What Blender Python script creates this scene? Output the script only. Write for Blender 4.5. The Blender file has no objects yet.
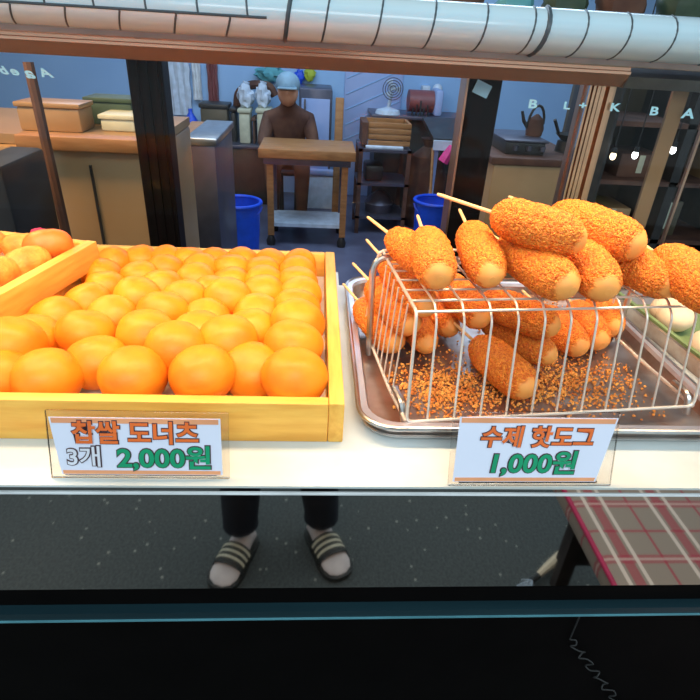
import bpy, bmesh, math, random
from math import sin, cos, pi, radians, sqrt, atan2
from mathutils import Vector as V, Matrix, Euler, noise

SC = bpy.context.scene
COL = SC.collection
random.seed(7)

# ------------------------------------------------------------------ camera
F = 550.0
PITCH, YAW, ROLL = radians(30), radians(4.5), radians(3.5)
CAM = V((0, 0, 1.4))
_r0 = V((cos(YAW), -sin(YAW), 0))
FW = V((sin(YAW)*cos(PITCH), cos(YAW)*cos(PITCH), -sin(PITCH)))
_u0 = _r0.cross(FW)
RT = _r0*cos(ROLL) + _u0*sin(ROLL)
UP = _u0*cos(ROLL) - _r0*sin(ROLL)
cd = bpy.data.cameras.new('camera'); cam = bpy.data.objects.new('camera', cd); COL.objects.link(cam)
m = Matrix((RT, UP, -FW)).transposed().to_4x4(); m.translation = CAM
cam.matrix_world = m
cd.sensor_width = 36; cd.lens = 36*F/700; cd.clip_start = .01
SC.camera = cam
SC.view_settings.view_transform = 'Standard'; SC.view_settings.look = 'None'
SC.view_settings.exposure = 0.0; SC.view_settings.gamma = 1; SC.view_settings.use_curve_mapping = False

def ray(u, v): return FW + RT*((u-350)/F) + UP*((350-v)/F)
def aty(u, v, y): k = ray(u, v); return CAM + k*(y/k.y)
def atz(u, v, z): k = ray(u, v); return CAM + k*((z-1.4)/k.z)

# ------------------------------------------------------------------ light
w = bpy.data.worlds.new('world'); SC.world = w; w.use_nodes = True
bg = w.node_tree.nodes['Background']
bg.inputs[0].default_value = (.70, .90, 1, 1); bg.inputs[1].default_value = .85

def area(name, loc, rot, sx, sy, power, col):
    l = bpy.data.lights.new(name, 'AREA'); l.shape = 'RECTANGLE'; l.size = sx; l.size_y = sy
    l.energy = power; l.color = col
    o = bpy.data.objects.new(name, l); COL.objects.link(o); o.location = loc; o.rotation_euler = rot
    return o
cl = area('case_light', (.05, .47, 1.525), (radians(6), 0, 0), 1.15, .07, 4.4, (1, .70, .42)); cl.data.spread = radians(125)
area('warm_fill_light', (-.95, 1.15, 2.0), (radians(20), 0, 0), .5, .3, 26, (1, .62, .30))  # added warm fill to brighten the tan block behind the left glass
area('street_light', (.1, -1.2, 2.6), (radians(-42), 0, pi), 1.6, .8, 27, (.86, .96, 1))
area('kitchen_light', (0, 3.6, 2.5), (0, 0, 0), 3.6, 1.6, 85, (.62, .80, 1))

# ------------------------------------------------------------------ materials
def mat(name, col, rough=.5, metal=0., var=None, scale=20, bump=0., bscale=None, stretch=(1, 1, 1), spec=.5, sss=0., emit=None, trans=0., detail=4):
    mt = bpy.data.materials.new(name); mt.use_nodes = True
    nt = mt.node_tree; b = nt.nodes['Principled BSDF']
    b.inputs['Base Color'].default_value = (*col, 1); b.inputs['Roughness'].default_value = rough
    b.inputs['Metallic'].default_value = metal; b.inputs['Specular IOR Level'].default_value = spec
    b.inputs['Transmission Weight'].default_value = trans
    if sss:
        b.inputs['Subsurface Weight'].default_value = sss; b.inputs['Subsurface Radius'].default_value = (.012, .005, .002); b.inputs['Subsurface Scale'].default_value = 1
    if emit:
        b.inputs['Emission Color'].default_value = (*emit[:3], 1); b.inputs['Emission Strength'].default_value = emit[3]
    tc = nt.nodes.new('ShaderNodeTexCoord'); mp = nt.nodes.new('ShaderNodeMapping'); mp.inputs['Scale'].default_value = stretch
    nt.links.new(tc.outputs['Object'], mp.inputs[0])
    if var is None: var = tuple(c*.8 for c in col)
    n = nt.nodes.new('ShaderNodeTexNoise'); n.inputs['Scale'].default_value = scale; n.inputs['Detail'].default_value = detail
    nt.links.new(mp.outputs[0], n.inputs['Vector'])
    r = nt.nodes.new('ShaderNodeValToRGB'); r.color_ramp.elements[0].position = .35; r.color_ramp.elements[1].position = .65
    r.color_ramp.elements[0].color = (*var, 1); r.color_ramp.elements[1].color = (*col, 1)
    nt.links.new(n.outputs['Fac'], r.inputs[0]); nt.links.new(r.outputs[0], b.inputs['Base Color'])
    if bump:
        bn = nt.nodes.new('ShaderNodeTexNoise'); bn.inputs['Scale'].default_value = bscale or scale*3
        nt.links.new(mp.outputs[0], bn.inputs['Vector'])
        bp = nt.nodes.new('ShaderNodeBump'); bp.inputs['Strength'].default_value = bump; bp.inputs['Distance'].default_value = .002
        nt.links.new(bn.outputs['Fac'], bp.inputs['Height']); nt.links.new(bp.outputs[0], b.inputs['Normal'])
    return mt

def glass_mat(name, tint, refl=.08, rough=.02):
    mt = bpy.data.materials.new(name); mt.use_nodes = True; nt = mt.node_tree; nt.nodes.clear()
    o = nt.nodes.new('ShaderNodeOutputMaterial'); mx = nt.nodes.new('ShaderNodeMixShader')
    t = nt.nodes.new('ShaderNodeBsdfTransparent'); t.inputs[0].default_value = (*tint, 1)
    g = nt.nodes.new('ShaderNodeBsdfGlossy'); g.inputs['Roughness'].default_value = rough
    fr = nt.nodes.new('ShaderNodeFresnel'); fr.inputs[0].default_value = 1.0+refl*6
    nt.links.new(fr.outputs[0], mx.inputs[0]); nt.links.new(t.outputs[0], mx.inputs[1]); nt.links.new(g.outputs[0], mx.inputs[2])
    nt.links.new(mx.outputs[0], o.inputs[0]); return mt

def math_node(nt, op, a, b=None):
    n = nt.nodes.new('ShaderNodeMath'); n.operation = op
    for i, x in enumerate((a, b)):
        if x is None: continue
        if isinstance(x, (int, float)): n.inputs[i].default_value = x
        else: nt.links.new(x, n.inputs[i])
    return n.outputs[0]

def hotdog_mat():
    mt = mat('crumb_coating', (.95, .33, .03), .55, sss=.12)
    nt = mt.node_tree; b = nt.nodes['Principled BSDF']
    tc = [n for n in nt.nodes if n.type == 'TEX_COORD'][0]
    vo = nt.nodes.new('ShaderNodeTexVoronoi'); vo.inputs['Scale'].default_value = 560
    nt.links.new(tc.outputs['Object'], vo.inputs['Vector'])
    rp = nt.nodes.new('ShaderNodeValToRGB')
    e = rp.color_ramp.elements; e[0].position = 0; e[0].color = (.70, .12, .006, 1); e[1].position = 1; e[1].color = (.95, .31, .028, 1)
    sep = nt.nodes.new('ShaderNodeSeparateColor'); nt.links.new(vo.outputs['Color'], sep.inputs[0]); nt.links.new(sep.outputs[0], rp.inputs[0])
    at = nt.nodes.new('ShaderNodeAttribute'); at.attribute_name = 'coat'
    mx = nt.nodes.new('ShaderNodeMix'); mx.data_type = 'RGBA'
    mx.inputs['A'].default_value = (.86, .36, .08, 1)
    nt.links.new(at.outputs['Fac'], mx.inputs['Factor']); nt.links.new(rp.outputs[0], mx.inputs['B'])
    nt.links.new(mx.outputs['Result'], b.inputs['Base Color'])
    bp = nt.nodes.new('ShaderNodeBump'); bp.inputs['Distance'].default_value = .002
    nt.links.new(math_node(nt, 'MULTIPLY', at.outputs['Fac'], .8), bp.inputs['Strength'])
    nt.links.new(math_node(nt, 'SUBTRACT', 1.0, vo.outputs['Distance']), bp.inputs['Height'])
    nt.links.new(bp.outputs[0], b.inputs['Normal'])
    return mt

def plaid_mat():
    mt = mat('plaid_cloth', (.3, .22, .17), .9)
    nt = mt.node_tree; b = nt.nodes['Principled BSDF']
    tc = [n for n in nt.nodes if n.type == 'TEX_COORD'][0]
    sx = nt.nodes.new('ShaderNodeSeparateXYZ'); nt.links.new(tc.outputs['Object'], sx.inputs[0])
    cur = nt.nodes.new('ShaderNodeRGB').outputs[0]; cur.default_value = (.33, .25, .19, 1)
    def band(axis, period, c, hw, col, strength):
        nonlocal cur
        f = math_node(nt, 'FRACT', math_node(nt, 'ADD', math_node(nt, 'DIVIDE', sx.outputs[axis], period), 10.0))
        s = math_node(nt, 'MULTIPLY', math_node(nt, 'LESS_THAN', math_node(nt, 'ABSOLUTE', math_node(nt, 'SUBTRACT', f, c)), hw), strength)
        mx = nt.nodes.new('ShaderNodeMix'); mx.data_type = 'RGBA'
        nt.links.new(s, mx.inputs['Factor']); nt.links.new(cur, mx.inputs['A']); mx.inputs['B'].default_value = (*col, 1)
        cur = mx.outputs['Result']
    red = (.42, .02, .05); cream = (.78, .62, .5)
    for ax in (0, 1):
        band(ax, .16, .50, .07, red, .6)
        band(ax, .16, .02, .02, red, .7)
    band(0, .16, .36, .028, cream, .9); band(0, .16, .64, .028, cream, .9)
    band(1, .16, .5, .02, cream, .5)
    nt.links.new(cur, b.inputs['Base Color'])
    return mt

M = dict(
    rim=mat('pale_rim', (.62, .60, .66), .3, .7),
    bronze=mat('brown_trim', (.32, .24, .21), .35, .6), tealline=mat('pale_teal_edge', (.10, .30, .36), .4),
    marble=mat('white_counter', (.62, .69, .70), .25, var=(.54, .57, .54), scale=9, detail=8),
    wood=mat('yellow_pine', (.90, .50, .09), .5, var=(.78, .36, .05), scale=14, stretch=(1, 8, 8), bump=.15),
    woody=mat('yellow_pine_side', (.90, .50, .09), .5, var=(.78, .36, .05), scale=14, stretch=(8, 1, 8), bump=.15),
    paper=mat('liner_paper', (.92, .86, .76), .7),
    dough=mat('fried_dough', (.91, .30, .012), .45, var=(.83, .20, .007), scale=26, bump=.12, bscale=160, sss=.1, spec=.35),
    bread=mat('fried_bread', (.90, .36, .05), .55, var=(.86, .20, .02), scale=60, bump=.5, bscale=300),
    sausage=mat('fried_roll', (.85, .20, .02), .45, var=(.8, .15, .015), scale=40, bump=.2),
    hotdog=hotdog_mat(),
    stick=mat('bamboo_stick', (.95, .62, .28), .5),
    steel=mat('stainless', (.62, .60, .58), .28, 1., bump=.05, scale=30),
    tray=mat('oily_tray', (.50, .45, .43), .28, .85, var=(.34, .22, .17), scale=25, bump=.1),
    wire=mat('rack_wire', (.88, .80, .70), .35, .55),
    crumb=mat('crumbs', (.95, .42, .08), .7, var=(.60, .16, .02), scale=90),
    acryl=glass_mat('clear_acrylic', (.95, .94, .93), .07, .05),
    card=mat('price_card', (.72, .75, .88), .5, var=(.70, .73, .86)),
    orange=mat('orange_print', (.90, .17, .025), .5), peach=mat('peach_print', (.90, .38, .18), .5),
    green=mat('green_print', (.0, .34, .15), .5), ink=mat('ink_print', (.07, .03, .04), .5), white=mat('white_print', (.82, .84, .92), .5),
    copper=mat('copper_rail', (.80, .46, .31), .24, .75, var=(.70, .38, .25), scale=4, stretch=(.4, 6, 6)),
    copperflute=mat('copper_post', (.72, .42, .26), .3, .9),
    darkpost=mat('dark_brown_post', (.010, .005, .004), .5, .0, spec=.15, var=(.004, .003, .002), scale=8, stretch=(12, 12, .6)),
    hood=mat('pale_hood_reflection', (.58, .76, .84), .16, var=(.50, .69, .78), scale=3, stretch=(.3, 14, 14)),
    reflbar=mat('dark_reflection_bar', (.06, .09, .11), .4), trimgrey=mat('grey_trim', (.30, .32, .33), .3, .8),
    glass=glass_mat('rear_glass', (.88, .90, .93), .035),
    haze=glass_mat('side_glass', (.78, .70, .60), .05, .08),
    letter=mat('ice_blue_reflection_and_sticker', (.45, .85, 1), .5, var=(.45, .85, 1)),
    mirror=mat('dark_mirror', (.60, .60, .60), .03, 1., var=(.60, .60, .60)),
    black=mat('black_panel', (.003, .0025, .0025), .6, spec=.05), teal=mat('teal_ledge', (.008, .030, .040), .4, .0, var=(.005, .022, .03), scale=3, stretch=(1, 20, 1)),
    edge=mat('white_edge', (.82, .86, .88), .3),
    asphalt=mat('asphalt', (.092, .102, .098), .9, var=(.05, .057, .055), scale=130, bump=.8, bscale=240, detail=12),
    skin=mat('skin', (.62, .33, .21), .5, sss=.1), sock=mat('pale_sock', (.80, .68, .64), .8),
    navy=mat('navy_trousers', (.012, .016, .028), .85), shirt=mat('grey_shirt', (.10, .11, .13), .85), hair=mat('black_hair', (.015, .012, .01), .5),
    sandal=mat('sandal_rubber', (.022, .022, .018), .6), stripe=mat('cream_stripe', (.80, .72, .52), .6),
    plaid=plaid_mat(), pink=mat('crimson_piping', (.55, .02, .09), .7), darkcloth=mat('dark_cloth', (.05, .035, .03), .9),
    kwall=mat('blue_wall', (.34, .56, .84), .5, var=(.28, .48, .76), scale=1.2), kfloor=mat('kitchen_floor', (.14, .15, .22), .35, var=(.09, .09, .14), scale=4),
    ktan=mat('warm_tan', (.50, .31, .14), .35, .2, var=(.34, .19, .08), scale=2.5), kbeam=mat('kitchen_wood', (.42, .20, .07), .5, var=(.30, .13, .04), scale=10, stretch=(1, 6, 6)),
    kdark=mat('dark_machine', (.04, .035, .03), .4, var=(.02, .018, .016)), kolive=mat('olive_cooker', (.10, .08, .045), .4), kgrey=mat('grey_metal', (.12, .12, .16), .35, .5),
    kblue=mat('blue_plastic', (.01, .09, .75), .4), kwhite=mat('kitchen_white', (.65, .75, .85), .5), kpale=mat('pale_tub', (.62, .62, .44), .5),
    kpanel=mat('periwinkle_panel', (.36, .46, .72), .5, var=(.30, .40, .66), scale=3), kbrown=mat('brown_cloth', (.16, .075, .045), .8, var=(.08, .035, .025), scale=9),
    kpink=mat('pink_glove', (.80, .05, .25), .6), kred=mat('red_brown', (.25, .07, .07), .5), kcap=mat('grey_blue_cap', (.25, .40, .50), .7),
    kgreen=mat('dark_green', (.05, .09, .045), .6, var=(.025, .05, .03), scale=12), kyel=mat('yellow_green', (.45, .55, .05), .6),
    kteal=mat('teal_bundle', (.12, .42, .48), .7), kblack=mat('matt_black', (.02, .02, .02), .6),
    greens=mat('green_liner', (.16, .24, .10), .6), bun=mat('pale_bun', (.80, .62, .42), .6),
    bulb=mat('reflected_bulb', (1, .8, .5), .4, emit=(1, .78, .45, 6)), bulbw=mat('white_bulb_and_reflection', (1, 1, .95), .4, emit=(1, .98, .9, 7)),
    brick=mat('street_wall', (.12, .11, .11), .9, scale=2),
)

def add_specks(mt, col, scale, size):
    nt = mt.node_tree; b = nt.nodes['Principled BSDF']; old = b.inputs['Base Color'].links[0].from_socket
    tc = [n for n in nt.nodes if n.type == 'TEX_COORD'][0]
    vo = nt.nodes.new('ShaderNodeTexVoronoi'); vo.inputs['Scale'].default_value = scale; nt.links.new(tc.outputs['Object'], vo.inputs['Vector'])
    mx = nt.nodes.new('ShaderNodeMix'); mx.data_type = 'RGBA'; mx.inputs['B'].default_value = (*col, 1)
    nt.links.new(math_node(nt, 'LESS_THAN', vo.outputs['Distance'], size), mx.inputs['Factor']); nt.links.new(old, mx.inputs['A'])
    nt.links.new(mx.outputs['Result'], b.inputs['Base Color'])
add_specks(M['asphalt'], (.30, .30, .26), 22, .10)

# ------------------------------------------------------------------ mesh helpers
def link(name, bm, mt, parent=None, smooth=True, label=None):
    me = bpy.data.meshes.new(name); bmesh.ops.recalc_face_normals(bm, faces=bm.faces[:]); bm.to_mesh(me); bm.free()
    if smooth:
        for p in me.polygons: p.use_smooth = True
        try: me.set_sharp_from_angle(angle=radians(35))
        except Exception: pass
    me.materials.append(mt)
    o = bpy.data.objects.new(name, me); COL.objects.link(o)
    if parent: o.parent = parent
    if label: o['label'] = label
    return o
def tag(o, label, cat, group=None):
    o['label'] = label; o['category'] = cat
    if group: o['group'] = group
    return o
def struct(name, bm, mt, smooth=False):
    o = link(name, bm, mt, None, smooth); o['kind'] = 'structure'; return o
def thing(name, label, cat, loc=(0, 0, 0), rz=0, group=None, rot=None):
    o = bpy.data.objects.new(name, None); COL.objects.link(o); o.empty_display_size = .05
    o.location = loc; o.rotation_euler = rot or (0, 0, rz)
    return tag(o, label, cat, group)
def box(bm, a, b, bev=0., rot=None, piv=None):
    r = bmesh.ops.create_cube(bm, size=1)
    c = (V(a)+V(b))/2; s = V(b)-V(a)
    bmesh.ops.scale(bm, vec=s, verts=r['verts']); bmesh.ops.translate(bm, vec=c, verts=r['verts'])
    vs = r['verts']
    if bev:
        es = list({e for v in vs for e in v.link_edges})
        q = bmesh.ops.bevel(bm, geom=es, offset=bev, segments=2, affect='EDGES', profile=.5)
        vs = list({v for f in q['faces'] for v in f.verts} | {v for v in vs if v.is_valid})
    if rot: bmesh.ops.rotate(bm, cent=piv or c, matrix=rot, verts=vs)
    return bm
def B(*args, **k): return box(bmesh.new(), *args, **k)
def fillet(pts, r, n=5, closed=False):
    out = []; N = len(pts)
    for i in range(N):
        p = V(pts[i])
        if not closed and i in (0, N-1): out.append(p); continue
        a = V(pts[i-1]); b = V(pts[(i+1) % N]); d1 = (a-p); d2 = (b-p)
        rr = min(r, d1.length*.45, d2.length*.45); d1.normalize(); d2.normalize()
        for k in range(n+1):
            t = k/n; q0 = p+d1*rr; q1 = p+d2*rr
            out.append(q0*(1-t)**2 + p*2*t*(1-t) + q1*t*t)
    return out
def tube(bm, pts, r, seg=8, closed=False, caps=True):
    pts = [V(p) for p in pts]; N = len(pts); rings = []
    rad = r if isinstance(r, (list, tuple)) else [r]*N
    up = None
    for i in range(N):
        if closed: t = pts[(i+1) % N]-pts[i-1]
        else: t = pts[min(i+1, N-1)]-pts[max(i-1, 0)]
        t.normalize()
        if up is None:
            up = V((0, 0, 1)) if abs(t.z) < .9 else V((1, 0, 0))
        up = (up - t*up.dot(t)).normalized(); sd = t.cross(up)
        rings.append([bm.verts.new(pts[i] + (up*cos(2*pi*k/seg)+sd*sin(2*pi*k/seg))*rad[i]) for k in range(seg)])
    for i in range(N if closed else N-1):
        A, C = rings[i], rings[(i+1) % N]
        for k in range(seg):
            bm.faces.new((A[k], A[(k+1) % seg], C[(k+1) % seg], C[k]))
    if caps and not closed:
        bm.faces.new(rings[0]); bm.faces.new(rings[-1])
    return bm
def T(pts, r, **k): return tube(bmesh.new(), pts, r, **k)
def loft(bm, rings, caps=True, closed=True):
    R = [[bm.verts.new(p) for p in ring] for ring in rings]
    for A, C in zip(R, R[1:]):
        n = len(A)
        for k in range(n if closed else n-1): bm.faces.new((A[k], A[(k+1) % n], C[(k+1) % n], C[k]))
    if caps: bm.faces.new(R[0]); bm.faces.new(R[-1])
    return bm
def lathe(bm, prof, c=(0, 0, 0), seg=24):
    c = V(c)
    return loft(bm, [[c+V((r*cos(2*pi*k/seg), r*sin(2*pi*k/seg), z)) for k in range(seg)] for r, z in prof])
def ball(bm, c, rx, ry=None, rz=None, seg=20, lump=0.):
    r = bmesh.ops.create_uvsphere(bm, u_segments=seg, v_segments=seg//2+2, radius=1)
    for v in r['verts']:
        k = 1+lump*noise.noise(v.co*2+V(c)*50)
        v.co = V((v.co.x*rx*k, v.co.y*(ry or rx)*k, v.co.z*(rz or rx)*k))+V(c)
    return bm
def rrect(x0, y0, x1, y1, r, z, n=5):
    out = []
    for cx, cy, a in ((x1-r, y1-r, 0), (x0+r, y1-r, 90), (x0+r, y0+r, 180), (x1-r, y0+r, 270)):
        for k in range(n+1):
            t = radians(a+90*k/n); out.append(V((cx+r*cos(t), cy+r*sin(t), z)))
    return out
def copy_tree(root):
    r = root.copy(); COL.objects.link(r)
    for ch in list(root.children):
        c = ch.copy(); COL.objects.link(c); c.parent = r
        for g in ch.children:
            d = g.copy(); COL.objects.link(d); d.parent = c
    return r
def skin(verts, edges, radii, sub=2):
    me = bpy.data.meshes.new('s'); me.from_pydata([tuple(v) for v in verts], edges, [])
    o = bpy.data.objects.new('s', me); COL.objects.link(o)
    md = o.modifiers.new('k', 'SKIN')
    for i, r in enumerate(radii):
        d = me.skin_vertices[0].data[i]; d.radius = (r, r) if not isinstance(r, tuple) else r; d.use_root = (i == 0)
    md.use_smooth_shade = True
    s = o.modifiers.new('u', 'SUBSURF'); s.levels = sub; s.render_levels = sub
    dg = bpy.context.evaluated_depsgraph_get(); dg.update()
    bm = bmesh.new(); bm.from_mesh(o.evaluated_get(dg).to_mesh())
    bpy.data.objects.remove(o); bpy.data.meshes.remove(me)
    return bm
def text_mesh(body, size, offset, shear=0., xs=1., extrude=.0002, spacing=1.):
    cu = bpy.data.curves.new('t', 'FONT'); cu.body = body; cu.size = size; cu.offset = offset; cu.extrude = extrude
    cu.align_x = 'CENTER'; cu.shear = shear; cu.space_character = spacing; cu.resolution_u = 4
    o = bpy.data.objects.new('t', cu); COL.objects.link(o)
    dg = bpy.context.evaluated_depsgraph_get(); dg.update()
    bm = bmesh.new(); bm.from_mesh(o.evaluated_get(dg).to_mesh())
    bmesh.ops.scale(bm, vec=(xs, 1, 1), verts=bm.verts)
    bpy.data.objects.remove(o); bpy.data.curves.remove(cu)
    return bm

# ------------------------------------------------------------------ large structure
struct('ground', B((-6, -6, -.05), (6, .9, 0)), M['asphalt'])
struct('floor', B((-3.4, .9, -.05), (4.6, 5.6, 0)), M['kfloor'])
struct('wall_back', B((-3.4, 5.5, 0), (4.6, 5.6, 2.7)), M['kwall'])
struct('wall_left', B((-3.5, .9, 0), (-3.4, 5.6, 2.7)), M['ktan'])
struct('wall_right', B((4.6, .9, 0), (4.7, 5.6, 2.7)), M['kolive'])
struct('ceiling', B((-3.5, .9, 2.7), (4.7, 5.6, 2.78)), M['kwhite'])

# --- the display case -------------------------------------------------------
case = thing('display_case', 'long glass food display case with white counter top, copper rail and mirrored front', 'display case', (0, .58, 0))
def cpart(name, bm, mt, smooth=False, label=None):
    bmesh.ops.translate(bm, vec=(0, -.58, 0), verts=bm.verts)
    return link(name, bm, mt, case, smooth, label)
X0, X1 = -.75, 1.05
b = bmesh.new()
poly = [(X0, .31), (X1, .31), (X1, .694), (.034, .694), (.034, .740), (X0, .740)]
loft(b, [[V((x, y, z)) for x, y in poly] for z in (1.098, 1.10)])
cpart('counter_top', b, M['marble'])
cpart('counter_edge', B((X0, .3128, 1.0880), (X1, .3139, 1.0896)), M['edge'])
cpart('mirror_panel', B((X0, .314, .976), (X1, .330, 1.0978)), M['mirror'])
cpart('black_groove', B((X0, .318, .950), (X1, .335, .976)), M['black'])
cpart('ledge', B((X0, .309, .9415), (X1, .335, .950)), M['teal'])
cpart('ledge_edge', B((X0, .308, .9395), (X1, .335, .9414)), M['tealline'])
cpart('front_panel', B((X0, .316, .02), (X1, .335, .946)), M['black'])
cpart('shelf_rear_panel', B((X0+.02, .722, .02), (.034, .738, 1.0978)), M['black'])
cpart('shelf_rear_panel', B((.036, .672, .02), (X1-.02, .690, 1.0978)), M['black'])
cpart('rear_frame_rail', B((X0, .86, .97), (X1, .885, 1.0)), M['darkpost'])
for xx in (.236, .41): cpart('post_foot', B((xx, .887, 0), (xx+.03, .91, .995)), M['darkpost'])
cpart('side_cabinet_panel', B((X0, .335, .02), (X0+.018, .738, 1.0978)), M['black'])
cpart('side_cabinet_panel', B((X1-.02, .335, .02), (X1, .672, 1.0978)), M['black'])
# copper rail : sloped glossy bar
b = bmesh.new()
prof = [(.875, 1.352), (.854, 1.352), (.838, 1.369), (.838, 1.3725), (.841, 1.3735), (.841, 1.3775), (.875, 1.3775)]
loft(b, [[V((x, y, z)) for y, z in prof] for x in (X0, .435)])
cpart('copper_rail', b, M['copper'])
b = bmesh.new()
loft(b, [[V((x, y, z)) for y, z in ((.87, 1.351), (.85, 1.351), (.84, 1.366), (.87, 1.378))] for x in (.435, X1)])
cpart('grey_rail', b, M['trimgrey'])
# hood : bulging tube, pale colour and dark bars model reflections of an awning
HY, HZ, HRY, HRZ = .835, 1.4135, .042, .028
def hood_pt(x, a, k=1.0): return V((x, HY-HRY*k*sin(a), HZ-HRZ*k*cos(a)))
b = bmesh.new()
out = [radians(t) for t in range(0, 181, 12)]
loft(b, [[hood_pt(x, a) for a in out]+[hood_pt(x, a, .86) for a in reversed(out)] for x in (X0, -.4, -.1, .2, .5, X1)])
hood = cpart('curved_hood', b, M['hood'], True)
def hrefl(x, a0, a1, r=.0016, lean=0.):
    pts = [hood_pt(x+lean*(t/8), a0+(a1-a0)*t/8, 1.0) for t in range(9)]
    b = T(pts, r, seg=6); bmesh.ops.translate(b, vec=(0, -.58, 0), verts=b.verts)
    link('hood_reflection_bar', b, M['reflbar'], case)
for i, u in enumerate((4, 58, 112, 168, 222)):
    hrefl(aty(u, 24, .79).x, radians(20), radians(78), .0013, .010)
for i, u in enumerate((44, 93, 145, 197, 247)):
    hrefl(aty(u, 6, .79).x, radians(84), radians(165), .0013, -.004)
for u, r in ((283, .003), (321, .0014), (374, .0014), (427, .0014), (479, .0014), (527, .0014), (541, .0034), (580, .0014), (624, .0014), (670, .0014), (722, .0014)):
    hrefl(aty(u, 45, .79).x, radians(12), radians(170), r, .012)
b = T([hood_pt(x, radians(82)) for x in (X0, -.4, -.065)], .0016, seg=6); bmesh.ops.translate(b, vec=(0, -.58, 0), verts=b.verts)
link('hood_reflection_line', b, M['reflbar'], case)
cpart('hood_trim', B((X0, .829, 1.3778), (X1, .86, 1.388), bev=.0015), M['bronze'])
# posts
b = B((-.272, .888, 0), (-.222, .93, 1.40), bev=.003)
for k in range(3): box(b, (-.262+k*.014, .884, 1.0), (-.256+k*.014, .889, 1.40))
cpart('dark_post', b, M['darkpost'])
b = bmesh.new()
box(b, (.394, .8855, .985), (.444, .90, 1.36))
for k, x in enumerate((.396, .402, .408, .414, .426)): box(b, (x, .8695, 1.0), (x+.003+.001*k, .887, 1.36))
cpart('fluted_post', b, M['copperflute'])
cpart('narrow_post', B((.222, .89, .98), (.272, .925, 1.40), bev=.002), M['darkpost'])
cpart('narrow_post_edge', B((.217, .886, .98), (.2205, .925, 1.36)), M['copperflute'])
cpart('side_strip', B((.524, .870, 1.0), (.548, .876, 1.36)), M['ktan'])
cpart('side_strip', B((.586, .870, 1.0), (.590, .876, 1.36)), M['copperflute'])
rg = cpart('rear_glass', B((X0, .866, 1.0), (.394, .869, 1.352)), M['glass'])
sg = cpart('side_glass', B((.444, .866, 1.0), (X1, .869, 1.352)), M['glass'])
# small pale-blue letters modelling a lit sign's reflection in the glass
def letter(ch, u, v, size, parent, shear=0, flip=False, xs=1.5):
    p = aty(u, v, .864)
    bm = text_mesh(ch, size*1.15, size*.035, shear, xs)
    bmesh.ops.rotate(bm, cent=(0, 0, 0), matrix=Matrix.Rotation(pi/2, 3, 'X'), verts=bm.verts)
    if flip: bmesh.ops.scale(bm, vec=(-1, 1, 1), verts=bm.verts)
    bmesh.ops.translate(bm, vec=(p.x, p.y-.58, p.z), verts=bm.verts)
    link('reflected_lettering', bm, M['letter'], parent, False)
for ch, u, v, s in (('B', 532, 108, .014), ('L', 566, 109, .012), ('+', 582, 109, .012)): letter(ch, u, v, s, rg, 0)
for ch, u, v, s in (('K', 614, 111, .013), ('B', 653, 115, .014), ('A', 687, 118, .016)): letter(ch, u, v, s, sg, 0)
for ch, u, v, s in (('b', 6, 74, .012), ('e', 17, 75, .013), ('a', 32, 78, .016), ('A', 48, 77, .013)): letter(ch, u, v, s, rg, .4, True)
b = bmesh.new(); p = aty(482, 89, .884); box(b, p-V((.012, .002, .009)), p+V((.012, 0, .009)), rot=Matrix.Rotation(.35, 3, 'Y'))
tag(link('sticker', b, M['letter']), 'small pale blue square sticker near the top of the dark post', 'sticker')

# lamp fixture above the food
lf = thing('case_lamp', 'slim tube lamp fixture above the food in the display case', 'lamp', (.05, .47, 1.53))
link('housing', B((-.56, -.05, 0), (.56, .05, .03), bev=.004), M['trimgrey'], lf)
for sx in (-.55, .55): link('bracket', B((sx-.01, 0, .03), (sx+.01, .38, .045)), M['trimgrey'], lf)

# ------------------------------------------------------------------ wooden doughnut box
def wooden_box(x0, x1, y0, y1, zt, label, z0=1.1, th=.011, rz=0):
    t = thing('wooden_box', label, 'box', ((x0+x1)/2, (y0+y1)/2, z0), rz)
    w_, d_, h_ = (x1-x0)/2, (y1-y0)/2, zt-z0
    link('front_panel', B((-w_, -d_, 0), (w_-.013, -d_+th, h_), bev=.0012), M['wood'], t)
    link('rear_panel', B((-w_+.013, d_-th, 0), (w_-.013, d_, h_), bev=.0012), M['wood'], t)
    link('side_panel', B((-w_, -d_+th, 0), (-w_+.013, d_, h_), bev=.0012), M['woody'], t)
    link('side_panel', B((w_-.0128, -d_, 0), (w_, d_, h_+.0005), bev=.0012), M['woody'], t)
    link('bottom_panel', B((-w_+.013, -d_+th, .001), (w_-.013, d_-th, .006)), M['wood'], t)
    link('liner_paper', B((-w_+.014, -d_+th+.001, .0062), (w_-.014, d_-th-.001, .0076)), M['paper'], t)
    return t
wooden_box(-.297, .027, .362, .716, 1.139, 'large yellow wooden box full of round doughnuts')
wooden_box(-.605, -.2985, .362, .716, 1.139, 'lower wooden box under the tilted croquette box at the left edge')
bc = V((-.290, .494, 0)) + V((-.9763, .2164, 0))*.135
wooden_box(bc.x-.135, bc.x+.135, bc.y-.15, bc.y+.15, 1.170, 'yellow wooden box of croquettes at the left edge, turned askew', z0=1.1398, rz=radians(-12.5))

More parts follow.
